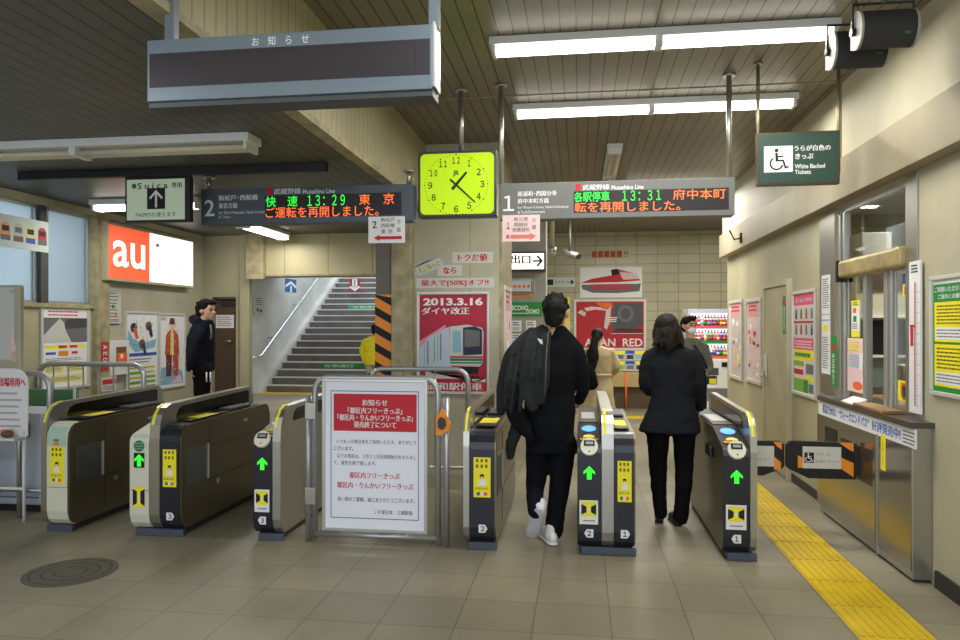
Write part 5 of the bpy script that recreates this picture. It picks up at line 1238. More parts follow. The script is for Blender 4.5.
# hanging picture strip in front of the windows
Xb = WL + .2
f = FXL(-8, 48.5, Xb, AX(20, 217, Xb).z, AX(20, 249, Xb).z)
t = MB().fbox(f, 0, 0, f.W, f.H, -.004, 0, mat('pale_aqua_banner', (214, 226, 224), .6)).build('picture_banner', None, 'hanging pale banner with small train fronts before the windows', 'banner')
L = MB()
for k, (c1, c2) in enumerate(((ORANGE, DGREY), (PAPERG, BROWNP), (PYEL, BLUEP), (REDINK, GREYINK))):
    u = f.W * (.22 + .22 * k); w_, h_ = f.W * .085, f.H * .56; v = f.H * .22
    L.poly(f, [(u - w_, v), (u + w_, v), (u + w_ * .95, v + h_ * .8), (u + w_ * .5, v + h_), (u - w_ * .5, v + h_), (u - w_ * .95, v + h_ * .8)], c1, .001); L.rect(f, u - w_ * .7, v + h_ * .5, u + w_ * .7, v + h_ * .8, INK if k != 1 else GREYINK, .0016); L.rect(f, u - w_, v, u + w_, v + h_ * .3, c2, .0016)
L.build('train_pictures', t)
for u in (.02, .98):
    k = MB(); p = f.pt(f.W * u, f.H, -.002); k.cyl(p, (p.x, p.y, 2.725), .003, ALU, 6); k.build('cord', t)
# posters on the left wall
def d_snow(L, f, w, h, d):
    e = .035; L.rect(f, e, e, w - e, h - e, PAPER, d); d += .0006
    L.rect(f, e * 1.2, h * .86, w - e * 1.2, h * .955, PAPER, d + .0006); L.rect(f, e, h * .845, w - e, h * .855, mat('plum_print', (110, 60, 90), .6), d + .0004); L.dashes(f, w * .15, h * .87, w * .9, h * .95, 2, REDINK, d + .001, .4, 6)
    L.rect(f, e, h * .56, w - e, h * .85, GREYINK, d); L.poly(f, [(e, h * .56), (e, h * .64), (w * .2, h * .74), (w * .38, h * .85), (w * .46, h * .8), (w * .5, h * .7), (w * .62, h * .56)], PAPERG, d + .0006); L.poly(f, [(w * .45, h * .72), (w * .52, h * .84), (w * .95, h * .85), (w * .95, h * .74)], DGREY, d + .0004)
    L.rect(f, w * .08, h * .49, w * .92, h * .53, YEL, d); L.rect(f, w * .35, h * .495, w * .52, h * .525, REDINK, d + .0006); L.rect(f, w * .58, h * .495, w * .74, h * .525, REDINK, d + .0006)
    L.rect(f, w * .1, h * .42, w * .3, h * .45, BLUEP, d); L.rect(f, w * .35, h * .4, w * .55, h * .46, ORANGE, d); L.rect(f, w * .62, h * .42, w * .75, h * .45, REDINK, d); L.dashes(f, w * .1, h * .34, w * .9, h * .38, 2, GREYINK, d, .4, 3)
    for a in ((.08, .2, .45, .31), (.5, .2, .9, .31), (.08, .08, .9, .17)): L.rect(f, w * a[0], h * a[1], w * a[2], h * a[3], PYEL, d); L.dashes(f, w * (a[0] + .03), h * (a[1] + .02), w * (a[2] - .03), h * (a[3] - .02), 3, GREYINK, d + .0006, .4, int(a[0] * 90))
wall_sheet('framed_poster', 'framed snowy landscape poster with yellow offers below the left windows', 'poster', 39.5, 88.5, WL, 305, 392, PAPER, d_snow, .006, 'L', ALUP, .03)
def d_map(L, f, w, h, d):
    L.dashes(f, w * .1, h * .06, w * .9, h * .94, 9, GREYINK, d, .35, 31, .05, .16); L.disc(f, w * .5, h * .5, w * .1, GRNP, d + .0006, n=10); L.disc(f, w * .7, h * .25, w * .08, ORNG, d + .0006, n=10); L.rect(f, w * .1, h * .04, w * .9, h * .06, INK, d)
wall_sheet('map_sheet', 'small framed map sheet under the lit advertisement box', 'map', 105, 119, WL, 289, 323.5, PAPERG, d_map, .01, 'L', PAPERG, .012)
def figure_print(L, f, cu, cv, k, d, c1, c2, c3):
    L.disc(f, cu, cv + .42 * k, .07 * k, SKINP, d + .001, .1 * k, 12); L.poly(f, [(cu - .1 * k, cv + .46 * k), (cu + .1 * k, cv + .46 * k), (cu + .07 * k, cv + .58 * k), (cu - .07 * k, cv + .58 * k)], c3, d + .0012)
    L.poly(f, [(cu - .24 * k, cv - .1 * k), (cu + .24 * k, cv - .1 * k), (cu + .2 * k, cv + .26 * k), (cu + .08 * k, cv + .36 * k), (cu - .08 * k, cv + .36 * k), (cu - .2 * k, cv + .26 * k)], c1, d + .0006); L.poly(f, [(cu - .06 * k, cv - .1 * k), (cu + .06 * k, cv - .1 * k), (cu + .05 * k, cv + .33 * k), (cu - .05 * k, cv + .33 * k)], c2, d + .0009)
    L.poly(f, [(cu - .2 * k, cv - .5 * k), (cu - .03 * k, cv - .5 * k), (cu, cv - .1 * k), (cu - .2 * k, cv - .1 * k)], c3, d + .0006); L.poly(f, [(cu + .05 * k, cv - .5 * k), (cu + .2 * k, cv - .5 * k), (cu + .22 * k, cv - .1 * k), (cu + .02 * k, cv - .1 * k)], c1, d + .0005)
def d_ski(L, f, w, h, d):
    L.poly(f, [(w * .05, h * .62), (w * .3, h * .5), (w * .9, h * .55), (w * .95, h * .66), (w * .5, h * .6), (w * .2, h * .68), (w * .1, h * .78)], SKYP, d)
    for u, v, c in ((.25, .8, NAVYP), (.7, .82, BROWNP), (.5, .6, BROWNP)):
        L.disc(f, w * u, h * v, w * .1, c, d + .0006, h * .06, 12); L.poly(f, [(w * (u - .03), h * v), (w * (u + .08), h * v), (w * (u + .14), h * (v - .13)), (w * (u + .06), h * (v - .14))], NAVYP if c == BROWNP else ORNG, d + .001)
    strokes(L, f, w * .06, h * .55, w * .5, h * .92, 45, (NAVYP, SKYP, PAPERG, PALEPINK, GREYINK), d + .0015, 8); strokes(L, f, w * .4, h * .52, w * .92, h * .92, 50, (BROWNP, SKYP, PAPERG, NAVYP, ORNG), d + .0015, 9)
    L.rect(f, w * .05, h * .45, w * .95, h * .49, BLUEP, d); L.dashes(f, w * .1, h * .36, w * .9, h * .43, 2, GREYINK, d, .4, 2)
    for k in range(5): L.rect(f, w * .08, h * (.05 + .06 * k), w * .45, h * (.085 + .06 * k), YEL if k % 2 == 0 else LGRN, d); L.rect(f, w * .5, h * (.05 + .06 * k), w * .92, h * (.085 + .06 * k), LGRN if k < 3 else PYEL, d); L.dashes(f, w * .1, h * (.055 + .06 * k), w * .9, h * (.08 + .06 * k), 1, GREYINK, d + .0006, .4, k)
def d_red_figure(L, f, w, h, d):
    L.poly(f, [(w * .05, h * .05), (w * .95, h * .05), (w * .9, h * .2), (w * .6, h * .3), (w * .1, h * .28)], SKYP, d); L.poly(f, [(w * .4, h * .06), (w * .9, h * .06), (w * .8, h * .18)], PALEPINK, d + .0003)
    figure_print(L, f, w * .5, h * .52, h * .72, d + .0006, mat('rust_print', (192, 84, 56), .6), PYEL, mat('maroon_print', (104, 50, 56), .6)); strokes(L, f, w * .24, h * .22, w * .76, h * .84, 90, (MATS['rust_print'], PYEL, ORNG, MATS['maroon_print'], PAPERG, PALEPINK), d + .0025, 5); strokes(L, f, w * .06, h * .05, w * .92, h * .3, 60, (SKYP, PALEPINK, PAPER, BLUEP), d + .001, 6); L.rect(f, w * .82, h * .56, w * .92, h * .66, PAPER, d); L.dashes(f, w * .08, h * .9, w * .3, h * .95, 2, GREYINK, d, .4, 4)
wall_sheet('framed_poster', 'framed poster of skiers with green and yellow lists on the left wall', 'poster', 124.5, 157.4, WL, 311, 395, PAPER, d_ski, .006, 'L', ALUP, .025)
wall_sheet('framed_poster', 'framed poster of a figure in a rust coloured coat near the brown door', 'poster', 157.8, 184.5, WL, 313, 390, PAPER, d_red_figure, .006, 'L', ALUP, .025)
# defibrillator box
Xd = WL + .07; f = FXL(110.5, 129.5, Xd, AX(110.5, 341, Xd).z, AX(110.5, 376, Xd).z)
t = thing('defibrillator_box', 'white wall cabinet with an orange case behind its window', 'wall cabinet', f.pt(f.W / 2, 0, -.08))
MB().fbox(f, 0, 0, f.W, f.H, -.069, 0, WHITEM, .006).build('cabinet', t); MB().fbox(f, f.W * .3, f.H * .28, f.W * .82, f.H * .82, 0, .003, BROWNP).build('window', t); k = MB(); k.fbox(f, f.W * .32, f.H * .3, f.W * .8, f.H * .64, .003, .02, ORNG, .006); k.disc(f, f.W * .5, f.H * .55, f.W * .08, PAPER, .0215, n=12); k.build('orange_case', t)
def d_aed(L, f, w, h, d): L.txt(Fr(f.pt(w * .5, h * .6, 0), f.V * -1, f.U, f.N, 1, 1), 'ＡＥＤ', 0, 0, w * .55, PAPER, w=h * .6, d=d, bold=.02)
wall_sheet('red_notice', 'narrow red upright notice beside the defibrillator cabinet', 'notice', 101, 108, WL + .062, 342, 371, mat('dark_red_sheet', (190, 56, 44), .6), d_aed, .006, 'L')
wall_sheet('red_notice', 'low pale notice with a red heading under the defibrillator cabinet', 'notice', 101, 116, WL + .062, 378, 392, PAPERG, lambda L, f, w, h, d: (L.rect(f, w * .05, h * .5, w * .95, h * .85, REDINK, d), L.dashes(f, w * .1, h * .1, w * .9, h * .4, 2, GREYINK, d, .4, 3)), .006, 'L')
# door notices
front_sheet('door_notice', 'white printed notice on the dark brown door', 'notice', 216, 315, 234, 328, YD + .049, PAPER, lambda L, f, w, h, d: L.dashes(f, w * .06, h * .1, w * .94, h * .92, 5, GREYINK, d, .45, 9, .03, .07))
f = FXL(252.5, 263.5, -7.45, AX(258, 296, -7.45).z, AX(258, 315, -7.45).z)
t = MB().fbox(f, 0, 0, f.W, f.H, 0.0, .03, mat('grey_cover_plate', (190, 188, 176), .5), .004).build('wall_plate', None, 'small pale notice panel with round marks on the wall by the handrail foot', 'notice panel')
L = MB(); L.dashes(f, f.W * .15, f.H * .5, f.W * .85, f.H * .92, 4, GREYINK, .0315, .4, 3, .15, .3); L.disc(f, f.W * .35, f.H * .26, f.W * .14, GREYINK, .0315, f.H * .1, n=12); L.disc(f, f.W * .65, f.H * .22, f.W * .12, DGREY, .0315, f.H * .1, n=12); L.build('print', t)
# direction signs on the stair wall and over the stairs
Xs2 = -7.45; f = FXL(285, 296, Xs2, AX(290, 279, Xs2).z, AX(290, 292, Xs2).z)
L = MB().fbox(f, 0, 0, f.W, f.H, 0, .01, mat('stair_sign_blue', (40, 100, 160), .5)); w, h = f.W, f.H
L.poly(f, [(0, h * .5), (w * .5, h * .85), (w, h * .5), (w, h * .3), (w * .5, h * .62), (0, h * .3)], PAPER, .012); L.rect(f, w * .42, 0, w * .58, h * .45, PAPER, .012)
tag(L.build('up_sign'), 'blue and white upward arrow sign on the stair wall', 'direction sign')
f = FY(349.5, 279, 360, 291.5, ys + 13 * ru - .2)
L = MB().fbox(f, 0, 0, f.W, f.H, -.02, 0, mat('stair_sign_red', (176, 40, 52), .5)); w, h = f.W, f.H
L.rect(f, w * .26, h * .35, w * .74, h, PAPER, .002); L.poly(f, [(w * .02, h * .42), (w * .98, h * .42), (w * .98, h * .3), (w * .5, h * .02), (w * .02, h * .3)], PAPER, .002); L.rect(f, w * .44, h * .5, w * .56, h * .95, GREYINK, .003)
for u in (.15, .85): p = f.pt(w * u, h, -.01); L.cyl(p, (p.x, p.y, p.z + 1.5), .012, ALU, 6)
tag(L.build('down_sign'), 'red and white downward arrow sign over the stairs', 'direction sign')
# white stand, notice and cabinet at the far left
YL = 5.15
f = FY(-12, 285, 20, 372, 5.22)
t = thing('poster_stand', 'tall pale poster stand cut by the left edge of the photo', 'poster stand', (f.pt(f.W / 2, 0).x, 5.22, 0))
MB().fbox(f, 0, 0, f.W, f.H, -.05, 0, BEIGE, .01).build('board', t)
L = MB(); L.rect(f, .02, .1, f.W - .05, f.H - .02, PAPERG, .001); L.poly(f, [(f.W * .7, f.H * .24), (f.W * .9, f.H * .24), (f.W * .76, f.H * .5)], PALEPINK, .002); L.rect(f, f.W * .72, f.H * .12, f.W * .9, f.H * .22, mat('peach_print', (222, 180, 160), .6), .002); L.dashes(f, f.W * .68, f.H * .9, f.W * .92, f.H * .95, 1, SKYP, .002, .5, 2); L.build('sheet', t)
for u in (.1, .9): p = f.pt(f.W * u, 0, -.025); k = MB(); k.cyl((p.x, p.y, 0), (p.x, p.y, p.z), .018, ALU); k.build('leg', t)
f = FY(-12, 371, 27.5, 436, YL); f.H += .02
t = thing('white_notice_stand', 'white rounded notice with red heading on a white tube stand', 'notice stand', (f.pt(f.W * .6, 0).x, YL, 0))
w, h = f.W, f.H; o = [(0, 0), (w, 0)] + [(w - .12 + .12 * math.cos(a * math.pi / 12), h - .12 + .12 * math.sin(a * math.pi / 12)) for a in range(7)] + [(0, h)]
MB().extr(f, o[::-1], -.012, 0, PAPER).build('notice_panel', t)
L = MB(); L.txt(f, '出場専用へ', w * .62, h * .8, h * .13, REDINK, w=w * .66, d=.002, bold=.03); L.dashes(f, w * .3, h * .1, w * .88, h * .68, 6, mat('faded_ink', (176, 178, 190), .7), .002, .3, 8, .05, .2); L.build('lettering', t)
k = MB(); xx = XY(24, YL)
k.cyl((xx, YL, 0), (xx, YL, f.o.z + .05), .013, WHITEM); k.build('leg', t); k = MB(); k.cyl((xx - .6, YL, 0), (xx - .6, YL, f.o.z + .05), .013, WHITEM); k.build('leg', t)
for z in (.26, f.o.z - .03): k = MB(); k.cyl((xx - .6, YL, z), (xx, YL, z), .011, WHITEM); k.build('crossbar', t)
k = MB(); k.box(xx - .62, xx + .02, YL - .12, YL - .013, f.o.z - .02, f.o.z, WHITEM, .003); k.build('shelf', t)
b = MB(); c = AY(7, 427, YL - .07); b.ball((c.x, YL - .07, f.o.z + .031), .05, .04, .03, BROWNP); t2 = b.build('small_pouch', None, 'small brown and orange pouch lying on the white stand shelf', 'pouch'); k = MB(); k.ball((c.x - .02, YL - .08, f.o.z + .05), .025, .025, .014, ORNG); k.build('flap', t2)
x0, x1 = XY(-26, 5.42), XY(41, 5.42)
t = thing('white_cabinet', 'pale blue grey cabinet standing behind the white notice at far left', 'cabinet', ((x0 + x1) / 2, 5.6, 0))
zt_ = AY(30, 413, 5.42).z
MB().box(x0, x1, 5.42, 5.9, .06, zt_, PALEBLUE, .01).build('cabinet_body', t); MB().box(x0 + .03, x1 - .03, 5.45, 5.87, 0, .06, BLACKM).build('foot_plinth', t)
k = MB(); k.box(x1 - .5, x1 - .1, 5.405, 5.42, zt_ - .2, zt_ - .08, GREYINK, .003); k.build('dark_plate', t)
MB().box(x0 + .1, x1 - .02, 5.405, 5.42, .12, .13, GREYINK).build('panel_seam', t)
gp = MB(); a = AY(20, 411, 6.1); b = AY(76, 390, 6.1); gp.box(a.x, b.x, 6.1, 6.14, 0, b.z, mat('green_board', (84, 140, 96), .5), .004); gp = gp.build('green_board', None, 'plain green board standing behind the curved left rail', 'board'); MB().box(b.x - .02, b.x + .0, 6.085, 6.099, 0, b.z + .02, WHITEM).build('edge_strip', gp)

# ================================================================== PEOPLE
class Org:
    """closed rounded solids that are fused into one continuous skin"""
    def __init__(s): s.v = []; s.f = []
    def _grid(s, rings, n):
        b = len(s.v)
        for r in rings: s.v += r
        R_ = len(rings)
        for i in range(R_ - 1):
            for k in range(n): s.f.append([b + i * n + k, b + i * n + (k + 1) % n, b + (i + 1) * n + (k + 1) % n, b + (i + 1) * n + k])
        s.f.append([b + k for k in range(n)][::-1]); s.f.append([b + (R_ - 1) * n + k for k in range(n)])
    def stack(s, rings, n=20):
        """rings: (centre, rx, ry, yaw) horizontal ellipses from bottom to top"""
        out = []
        for c, rx, ry, yaw in rings:
            cy, sy = math.cos(yaw), math.sin(yaw)
            out.append([Vector((c[0] + rx * math.cos(a) * cy - ry * math.sin(a) * sy, c[1] + rx * math.cos(a) * sy + ry * math.sin(a) * cy, c[2])) for a in [2 * math.pi * k / n for k in range(n)]])
        s._grid(out, n)
    def limb(s, pts, rs, n=14, flat=1.0, fdir=None):
        pts = [Vector(p) for p in pts]; P_ = []; R_ = []
        for i in range(len(pts) - 1):                       # smooth in-between points
            m = 4; p0, p1, p2, p3 = pts[max(i - 1, 0)], pts[i], pts[i + 1], pts[min(i + 2, len(pts) - 1)]
            for k in range(m):
                t = k / m; P_.append(.5 * ((2 * p1) + (p2 - p0) * t + (2 * p0 - 5 * p1 + 4 * p2 - p3) * t * t + (3 * p1 - p0 - 3 * p2 + p3) * t ** 3)); R_.append(rs[i] * (1 - t) + rs[i + 1] * t)
        P_.append(pts[-1]); R_.append(rs[-1])
        d0, d1 = (P_[0] - P_[1]).normalized(), (P_[-1] - P_[-2]).normalized()
        P_ = [P_[0] + d0 * R_[0] * .9, P_[0] + d0 * R_[0] * .6] + P_ + [P_[-1] + d1 * R_[-1] * .6, P_[-1] + d1 * R_[-1] * .9]
        R_ = [R_[0] * .35, R_[0] * .8] + R_ + [R_[-1] * .8, R_[-1] * .35]
        t0 = (P_[1] - P_[0]).normalized(); up = Vector(fdir) if fdir else (Vector((0, 1, 0)) if abs(t0.y) < .9 else Vector((1, 0, 0)))
        nx = t0.cross(up).normalized(); prev = t0; rings = []
        for i, p in enumerate(P_):
            t = (P_[min(i + 1, len(P_) - 1)] - P_[max(i - 1, 0)]).normalized(); nx = (prev.rotation_difference(t) @ nx).normalized(); prev = t; ny = t.cross(nx).normalized()
            rings.append([p + nx * math.cos(a) * R_[i] + ny * math.sin(a) * R_[i] * flat for a in [2 * math.pi * k / n for k in range(n)]])
        s._grid(rings, n)
    def ball(s, c, rx, ry, rz, n=18, m=12):
        rings = []
        for i in range(m + 1):
            ph = math.pi * (.02 + .96 * i / m); rings.append([Vector((c[0] + rx * math.sin(ph) * math.cos(a), c[1] + ry * math.sin(ph) * math.sin(a), c[2] - rz * math.cos(ph))) for a in [2 * math.pi * k / n for k in range(n)]])
        s._grid(rings, n)
    def build(s, name, parent, mt, voxel=.012, smooth=4, folds=0.0, fsize=.12, label=None, solid=True, stretch=None):
        r = parent
        while r.parent: r = r.parent
        me = bpy.data.meshes.new(name); me.from_pydata([p - Vector(r.location) for p in s.v], [], s.f)
        bm = bmesh.new(); bm.from_mesh(me); bmesh.ops.recalc_face_normals(bm, faces=bm.faces); bm.to_mesh(me); bm.free()
        o = bpy.data.objects.new(name, me); COL.objects.link(o)
        if solid:
            md = o.modifiers.new('r', 'REMESH'); md.mode = 'VOXEL'; md.voxel_size = voxel; md.adaptivity = 0
        if smooth: md = o.modifiers.new('s', 'SMOOTH'); md.iterations = smooth; md.factor = .5
        if folds:
            tx = bpy.data.textures.new('folds', 'CLOUDS'); tx.noise_scale = fsize; tx.noise_depth = 2
            md = o.modifiers.new('d', 'DISPLACE'); md.texture = tx; md.strength = folds; md.mid_level = .5; md.texture_coords = 'GLOBAL'
        dg = bpy.context.evaluated_depsgraph_get(); ev = o.evaluated_get(dg); m2 = bpy.data.meshes.new_from_object(ev)
        o.modifiers.clear(); o.data = m2; bpy.data.meshes.remove(me); m2.name = name
        m2.materials.clear(); m2.materials.append(mt); m2.polygons.foreach_set('use_smooth', [True] * len(m2.polygons)); m2.update()
        o.parent = parent; tag(o, label)
        return o


def ry_(v, a): c, s_ = math.cos(a), math.sin(a); return Vector((v[0] * c - v[1] * s_, v[0] * s_ + v[1] * c, v[2]))
def add_head(b, c, yaw, k=1.0, tilt=0.0):
    """skull, jaw, nose, ears, brow round the head centre c; the face looks along +Y turned by yaw"""
    T = lambda x, y, z: Vector(c) + ry_((x * k, y * k, z * k), yaw)
    def bl(p, rx, ry2, rz):                                 # rotated ellipsoid
        n, m = 18, 12; rings = []
        for i in range(m + 1):
            ph = math.pi * (.02 + .96 * i / m); rings.append([T(p[0] + rx * math.sin(ph) * math.cos(a), p[1] + ry2 * math.sin(ph) * math.sin(a), p[2] - rz * math.cos(ph)) for a in [2 * math.pi * q / n for q in range(n)]])
        b._grid(rings, n)
    bl((0, -.006, .022), .074, .093, .094); bl((0, .028, -.045), .058, .062, .07); bl((0, .062, -.088), .028, .024, .022)
    bl((0, .072, .018), .052, .02, .02); bl((0, .098, -.022), .014, .02, .018); bl((0, .088, .0), .009, .014, .03)
    bl((0, .082, -.055), .026, .012, .008); bl((0, .08, -.066), .024, .012, .008)
    for s_ in (-1, 1): bl((s_ * .078, -.012, -.008), .012, .022, .032); bl((s_ * .042, .062, -.028), .022, .02, .02)
    return T
def face_bits(t, T, k=1.0):
    for s_ in (-1, 1):
        p = T(s_ * .031, .083, .0); e = MB(); e.ball(p, .011 * k, .011 * k, .007 * k, INK, 10, 6); e.build('eye', t)
        q = MB(); q.tube([T(s_ * .014, .094, .021), T(s_ * .032, .093, .026), T(s_ * .05, .08, .021)], .004 * k, HAIRB, 6); q.build('eyebrow', t)
    q = MB(); q.tube([T(-.022, .09, -.061), T(0, .096, -.06), T(.022, .09, -.061)], .0035 * k, mat('lip_' + t.name, (176, 108, 96), .5), 6); q.build('mouth', t)
def hand(b, wrist, d, side, palm_n, k=1.0, curl=.5):
    """palm, four unequal fingers with bends and a thumb; d = pointing direction, palm_n = way the palm faces"""
    d = Vector(d).normalized(); n = Vector(palm_n).normalized(); u = d.cross(n).normalized() * side
    w = Vector(wrist); b.limb([w - d * .02, w + d * .04 * k, w + d * .085 * k], [.026 * k, .034 * k, .036 * k], 12, .5, n)
    for i, ln in enumerate((.068, .078, .072, .056)):
        r0 = w + d * .085 * k + u * (.03 - .02 * i) * k; a1 = curl * .9; a2 = curl * 1.9
        p1 = r0 + (d * math.cos(a1 * .5) + n * math.sin(a1 * .5)) * ln * .45 * k; p2 = p1 + (d * math.cos(a1) + n * math.sin(a1)) * ln * .32 * k; p3 = p2 + (d * math.cos(a2) + n * math.sin(a2)) * ln * .25 * k
        b.limb([r0 - d * .02, r0, p1, p2, p3], [.0095 * k, .0095 * k, .009 * k, .0085 * k, .0075 * k], 8)
    r0 = w + d * .025 * k + u * .03 * k; b.limb([r0, r0 + (d * .5 + u * .7 + n * .3).normalized() * .035 * k, r0 + (d * .8 + u * .5 + n * .5).normalized() * .068 * k], [.012 * k, .011 * k, .009 * k], 8)
def shoe(t, heel, toe, mt, sole, k=1.0, upv=(0, 0, 1), name='shoe', laces=None):
    heel, toe, up = Vector(heel), Vector(toe), Vector(upv).normalized(); d = (toe - heel).normalized(); L_ = (toe - heel).length
    b = Org(); b.limb([heel + up * .045 * k, heel + d * L_ * .35 + up * .045 * k, heel + d * L_ * .7 + up * .036 * k, toe - d * .03 + up * .03 * k], [.038 * k, .041 * k, .043 * k, .032 * k], 14, .85); b.limb([heel + d * .035 + up * .05 * k, heel + d * .03 + up * .1 * k], [.042 * k, .04 * k], 12)
    o = b.build(name, t, mt, .008, 3)
    s_ = Org(); s_.limb([heel + up * .012 * k + d * .0, heel + d * L_ * .4 + up * .012 * k, heel + d * L_ * .72 + up * .012 * k, toe - d * .03 + up * .014 * k], [.04 * k, .041 * k, .046 * k, .036 * k], 14, .34, up)
    s_.build('sole', o, sole, .008, 2)
    return o
def RG(xl, xr, y, Y, ry2, yaw=0.0):
    a, b = AY(xl, y, Y), AY(xr, y, Y); return ((a + b) / 2, (b.x - a.x) / 2, ry2, yaw)
def P(x, y, Y): return AY(x, y, Y)
def stackpx(o, rows, Y): o.stack([RG(xl, xr, y, Y + dy, r) for xl, xr, y, dy, r in sorted(rows, key=lambda q: -q[2])])

# --- man in black suit with a jacket over his shoulder, seen from behind
MY = 5.2
t = thing('person', 'person in a black suit seen from behind with a charcoal jacket over one shoulder', 'person', (P(548, 430, MY).x, MY, 0))
b = Org(); hc = P(556, 312.5, MY + .02)
T = add_head(b, hc, -.12, 1.1)
b.limb([P(552, 338, MY - .02), P(554, 322, MY)], [.056, .054])
stackpx(b, [(524, 571, 347, 0, .06), (530, 568, 370, 0, .06), (532, 568, 400, 0, .06), (532, 568, 425, 0, .06)], MY)
b.limb([P(572, 354, MY), P(580, 386, MY + .02), P(578, 400, MY + .22)], [.042, .034, .026]); hand(b, P(578, 401, MY + .25), (-.2, .95, .15), -1, (-.9, -.1, -.3), 1, .6)
b.limb([P(522, 354, MY), P(513, 386, MY + .02), P(522, 362, MY + .2)], [.042, .034, .026]); hand(b, P(523, 358, MY + .2), (.4, .1, .9), 1, (0, -.9, .3), 1, 1.0)
for x0, x1, x2, ya, yb_, d in ((540, 534, 536, 470, 512, -.16), (560, 558, 553, 480, 532, .0)): b.limb([P(x0, 428, MY), P(x1, ya, MY + (.08 if d < 0 else .03)), P(x2, yb_, MY + d)], [.06, .045, .034])
b.build('body', t, SKIN, .0075, 3)
face_bits(t, T, 1.1)
h = Org(); h.ball(T(0, -.018, .045), .091, .108, .092); h.limb([T(0, -.085, .03), T(0, -.088, -.06)], [.07, .046], 14, .75); h.limb([T(-.045, -.075, .02), T(-.04, -.078, -.05)], [.04, .022]); h.limb([T(.045, -.075, .02), T(.04, -.078, -.05)], [.04, .022]); h.ball(T(0, .05, .088), .066, .05, .035)
for i in range(30):
    a = i * 2.4; z = .05 + .085 * ((i * 17) % 30) / 30; r_ = .092 * math.sqrt(max(.08, 1 - ((z - .045) / .095) ** 2)); q0 = T(r_ * math.cos(a), -.018 + r_ * 1.15 * math.sin(a), z)
    h.limb([q0 - Vector((math.cos(a) * .011, math.sin(a) * .011, .004)), q0 + Vector((-math.cos(a) * .004, -math.sin(a) * .004, -.026))], [.012, .006], 8)
for i in range(9):
    u = -.05 + .0125 * i; h.limb([T(u, -.1, -.03), T(u * 1.05, -.1, -.075 - .012 * (i % 2))], [.014, .005], 8)
h.build('hair', t, HAIRB, .007, 2, .004, .02)
j = Org()
stackpx(j, [(544, 565, 326, .0, .055), (541, 569, 331, .0, .066), (531, 575, 336, 0, .075), (520, 580, 343, 0, .09), (518, 580, 354, .0, .105), (521, 577, 372, -.01, .11), (524, 575, 392, 0, .105), (524, 576, 412, 0, .11), (523, 574, 430, 0, .12), (525, 574, 440, 0, .122)], MY)
j.limb([P(576, 350, MY), P(581, 368, MY), P(583, 387, MY + .03), P(579, 400, MY + .18)], [.062, .053, .048, .042])
j.limb([P(521, 350, MY), P(515, 372, MY), P(512, 388, MY + .03), P(520, 366, MY + .18)], [.062, .053, .048, .042])
j.build('suit_jacket', t, SUIT, .011, 3, .012, .09)
k = Org()
stackpx(k, [(526, 573, 425, 0, .1), (525, 574, 440, 0, .115), (527, 573, 452, .0, .11)], MY)
k.limb([P(539, 440, MY), P(537, 470, MY + .06), P(535, 492, MY - .04), P(536, 511, MY - .2)], [.098, .082, .064, .058])
k.limb([P(563, 440, MY), P(561, 475, MY + .03), P(557, 505, MY + .0), P(554, 531, MY - .03)], [.095, .08, .068, .066])
k.build('trousers', t, TROUS, .011, 3, .012, .07)
sn = mat('grey_sneaker_sole', (196, 198, 212), .6)
# trailing foot up on its toes, sole to the viewer; leading foot flat
shoe(t, P(539, 514, MY - .25), P(530, 539, MY - .1), SHOEW, sn, 1.15, (0.1, .75, .55), 'sneaker')
hl = GR(553, 545); shoe(t, hl, hl + Vector((-.09, .25, 0)), SHOEW, SHOEW, 1.12, name='sneaker')
d = Org()
for path, rr, fl in (
    ([(550, 327, -.01), (545, 342, -.12), (544, 372, -.15), (541, 400, -.15)], [.03, .042, .046, .036], .45),
    ([(543, 328, 0), (531, 342, -.12), (528, 375, -.16), (533, 406, -.16)], [.035, .06, .065, .045], .42),
    ([(533, 332, .02), (518, 350, -.07), (512, 382, -.12), (514, 412, -.11)], [.04, .06, .062, .05], .5),
    ([(524, 337, .05), (509, 358, .0), (503, 388, -.02), (501, 410, -.02)], [.035, .045, .048, .035], .6)):
    d.limb([P(x, y, MY + dy) for x, y, dy in path], rr, 14, fl, (0, 1, 0))
for xa, ya, xb, yb_ in ((547, 338, 543, 398), (540, 336, 536, 404), (534, 338, 529, 402), (526, 340, 520, 410), (519, 346, 511, 412), (512, 354, 504, 408)):
    d.limb([P(xa, ya, MY - .135), P((xa + xb) / 2 - 1, (ya + yb_) / 2, MY - .175), P(xb, yb_, MY - .16)], [.014, .022, .016], 8)
d.build('draped_jacket', t, CHARC, .008, 3, .012, .09, 'charcoal jacket hung over the shoulder')
d = Org(); d.limb([P(511, 402, MY - .1), P(519, 420, MY - .13), P(527, 432, MY - .14), P(533, 441, MY - .14)], [.06, .068, .045, .02], 14, .6); d.build('jacket_lining', t, SUIT, .009, 2, .02, .05)
d = Org(); d.limb([P(517, 428, MY - .02), P(511, 446, MY - .02), P(510, 457, MY - .02)], [.05, .045, .028], 14, .5); d.build('jacket_sleeve', t, CHARC, .009, 2, .02, .06)
q = MB(); q.tube([P(553, 324, MY - .05), P(548, 334, MY - .13), P(546, 360, MY - .2), P(545, 395, MY - .2)], .004, GREYJ, 6); q.build('jacket_piping', t)
q = MB(); c = P(540, 341, MY - .19); q.poly(Fr(c, (1, 0, 0), (0, 0, 1), (0, -1, 0), 1, 1), [(-.02, .02), (.015, .008), (.02, -.025), (0, -.015)], PAPER); q.build('jacket_label', t, 'small white mark')

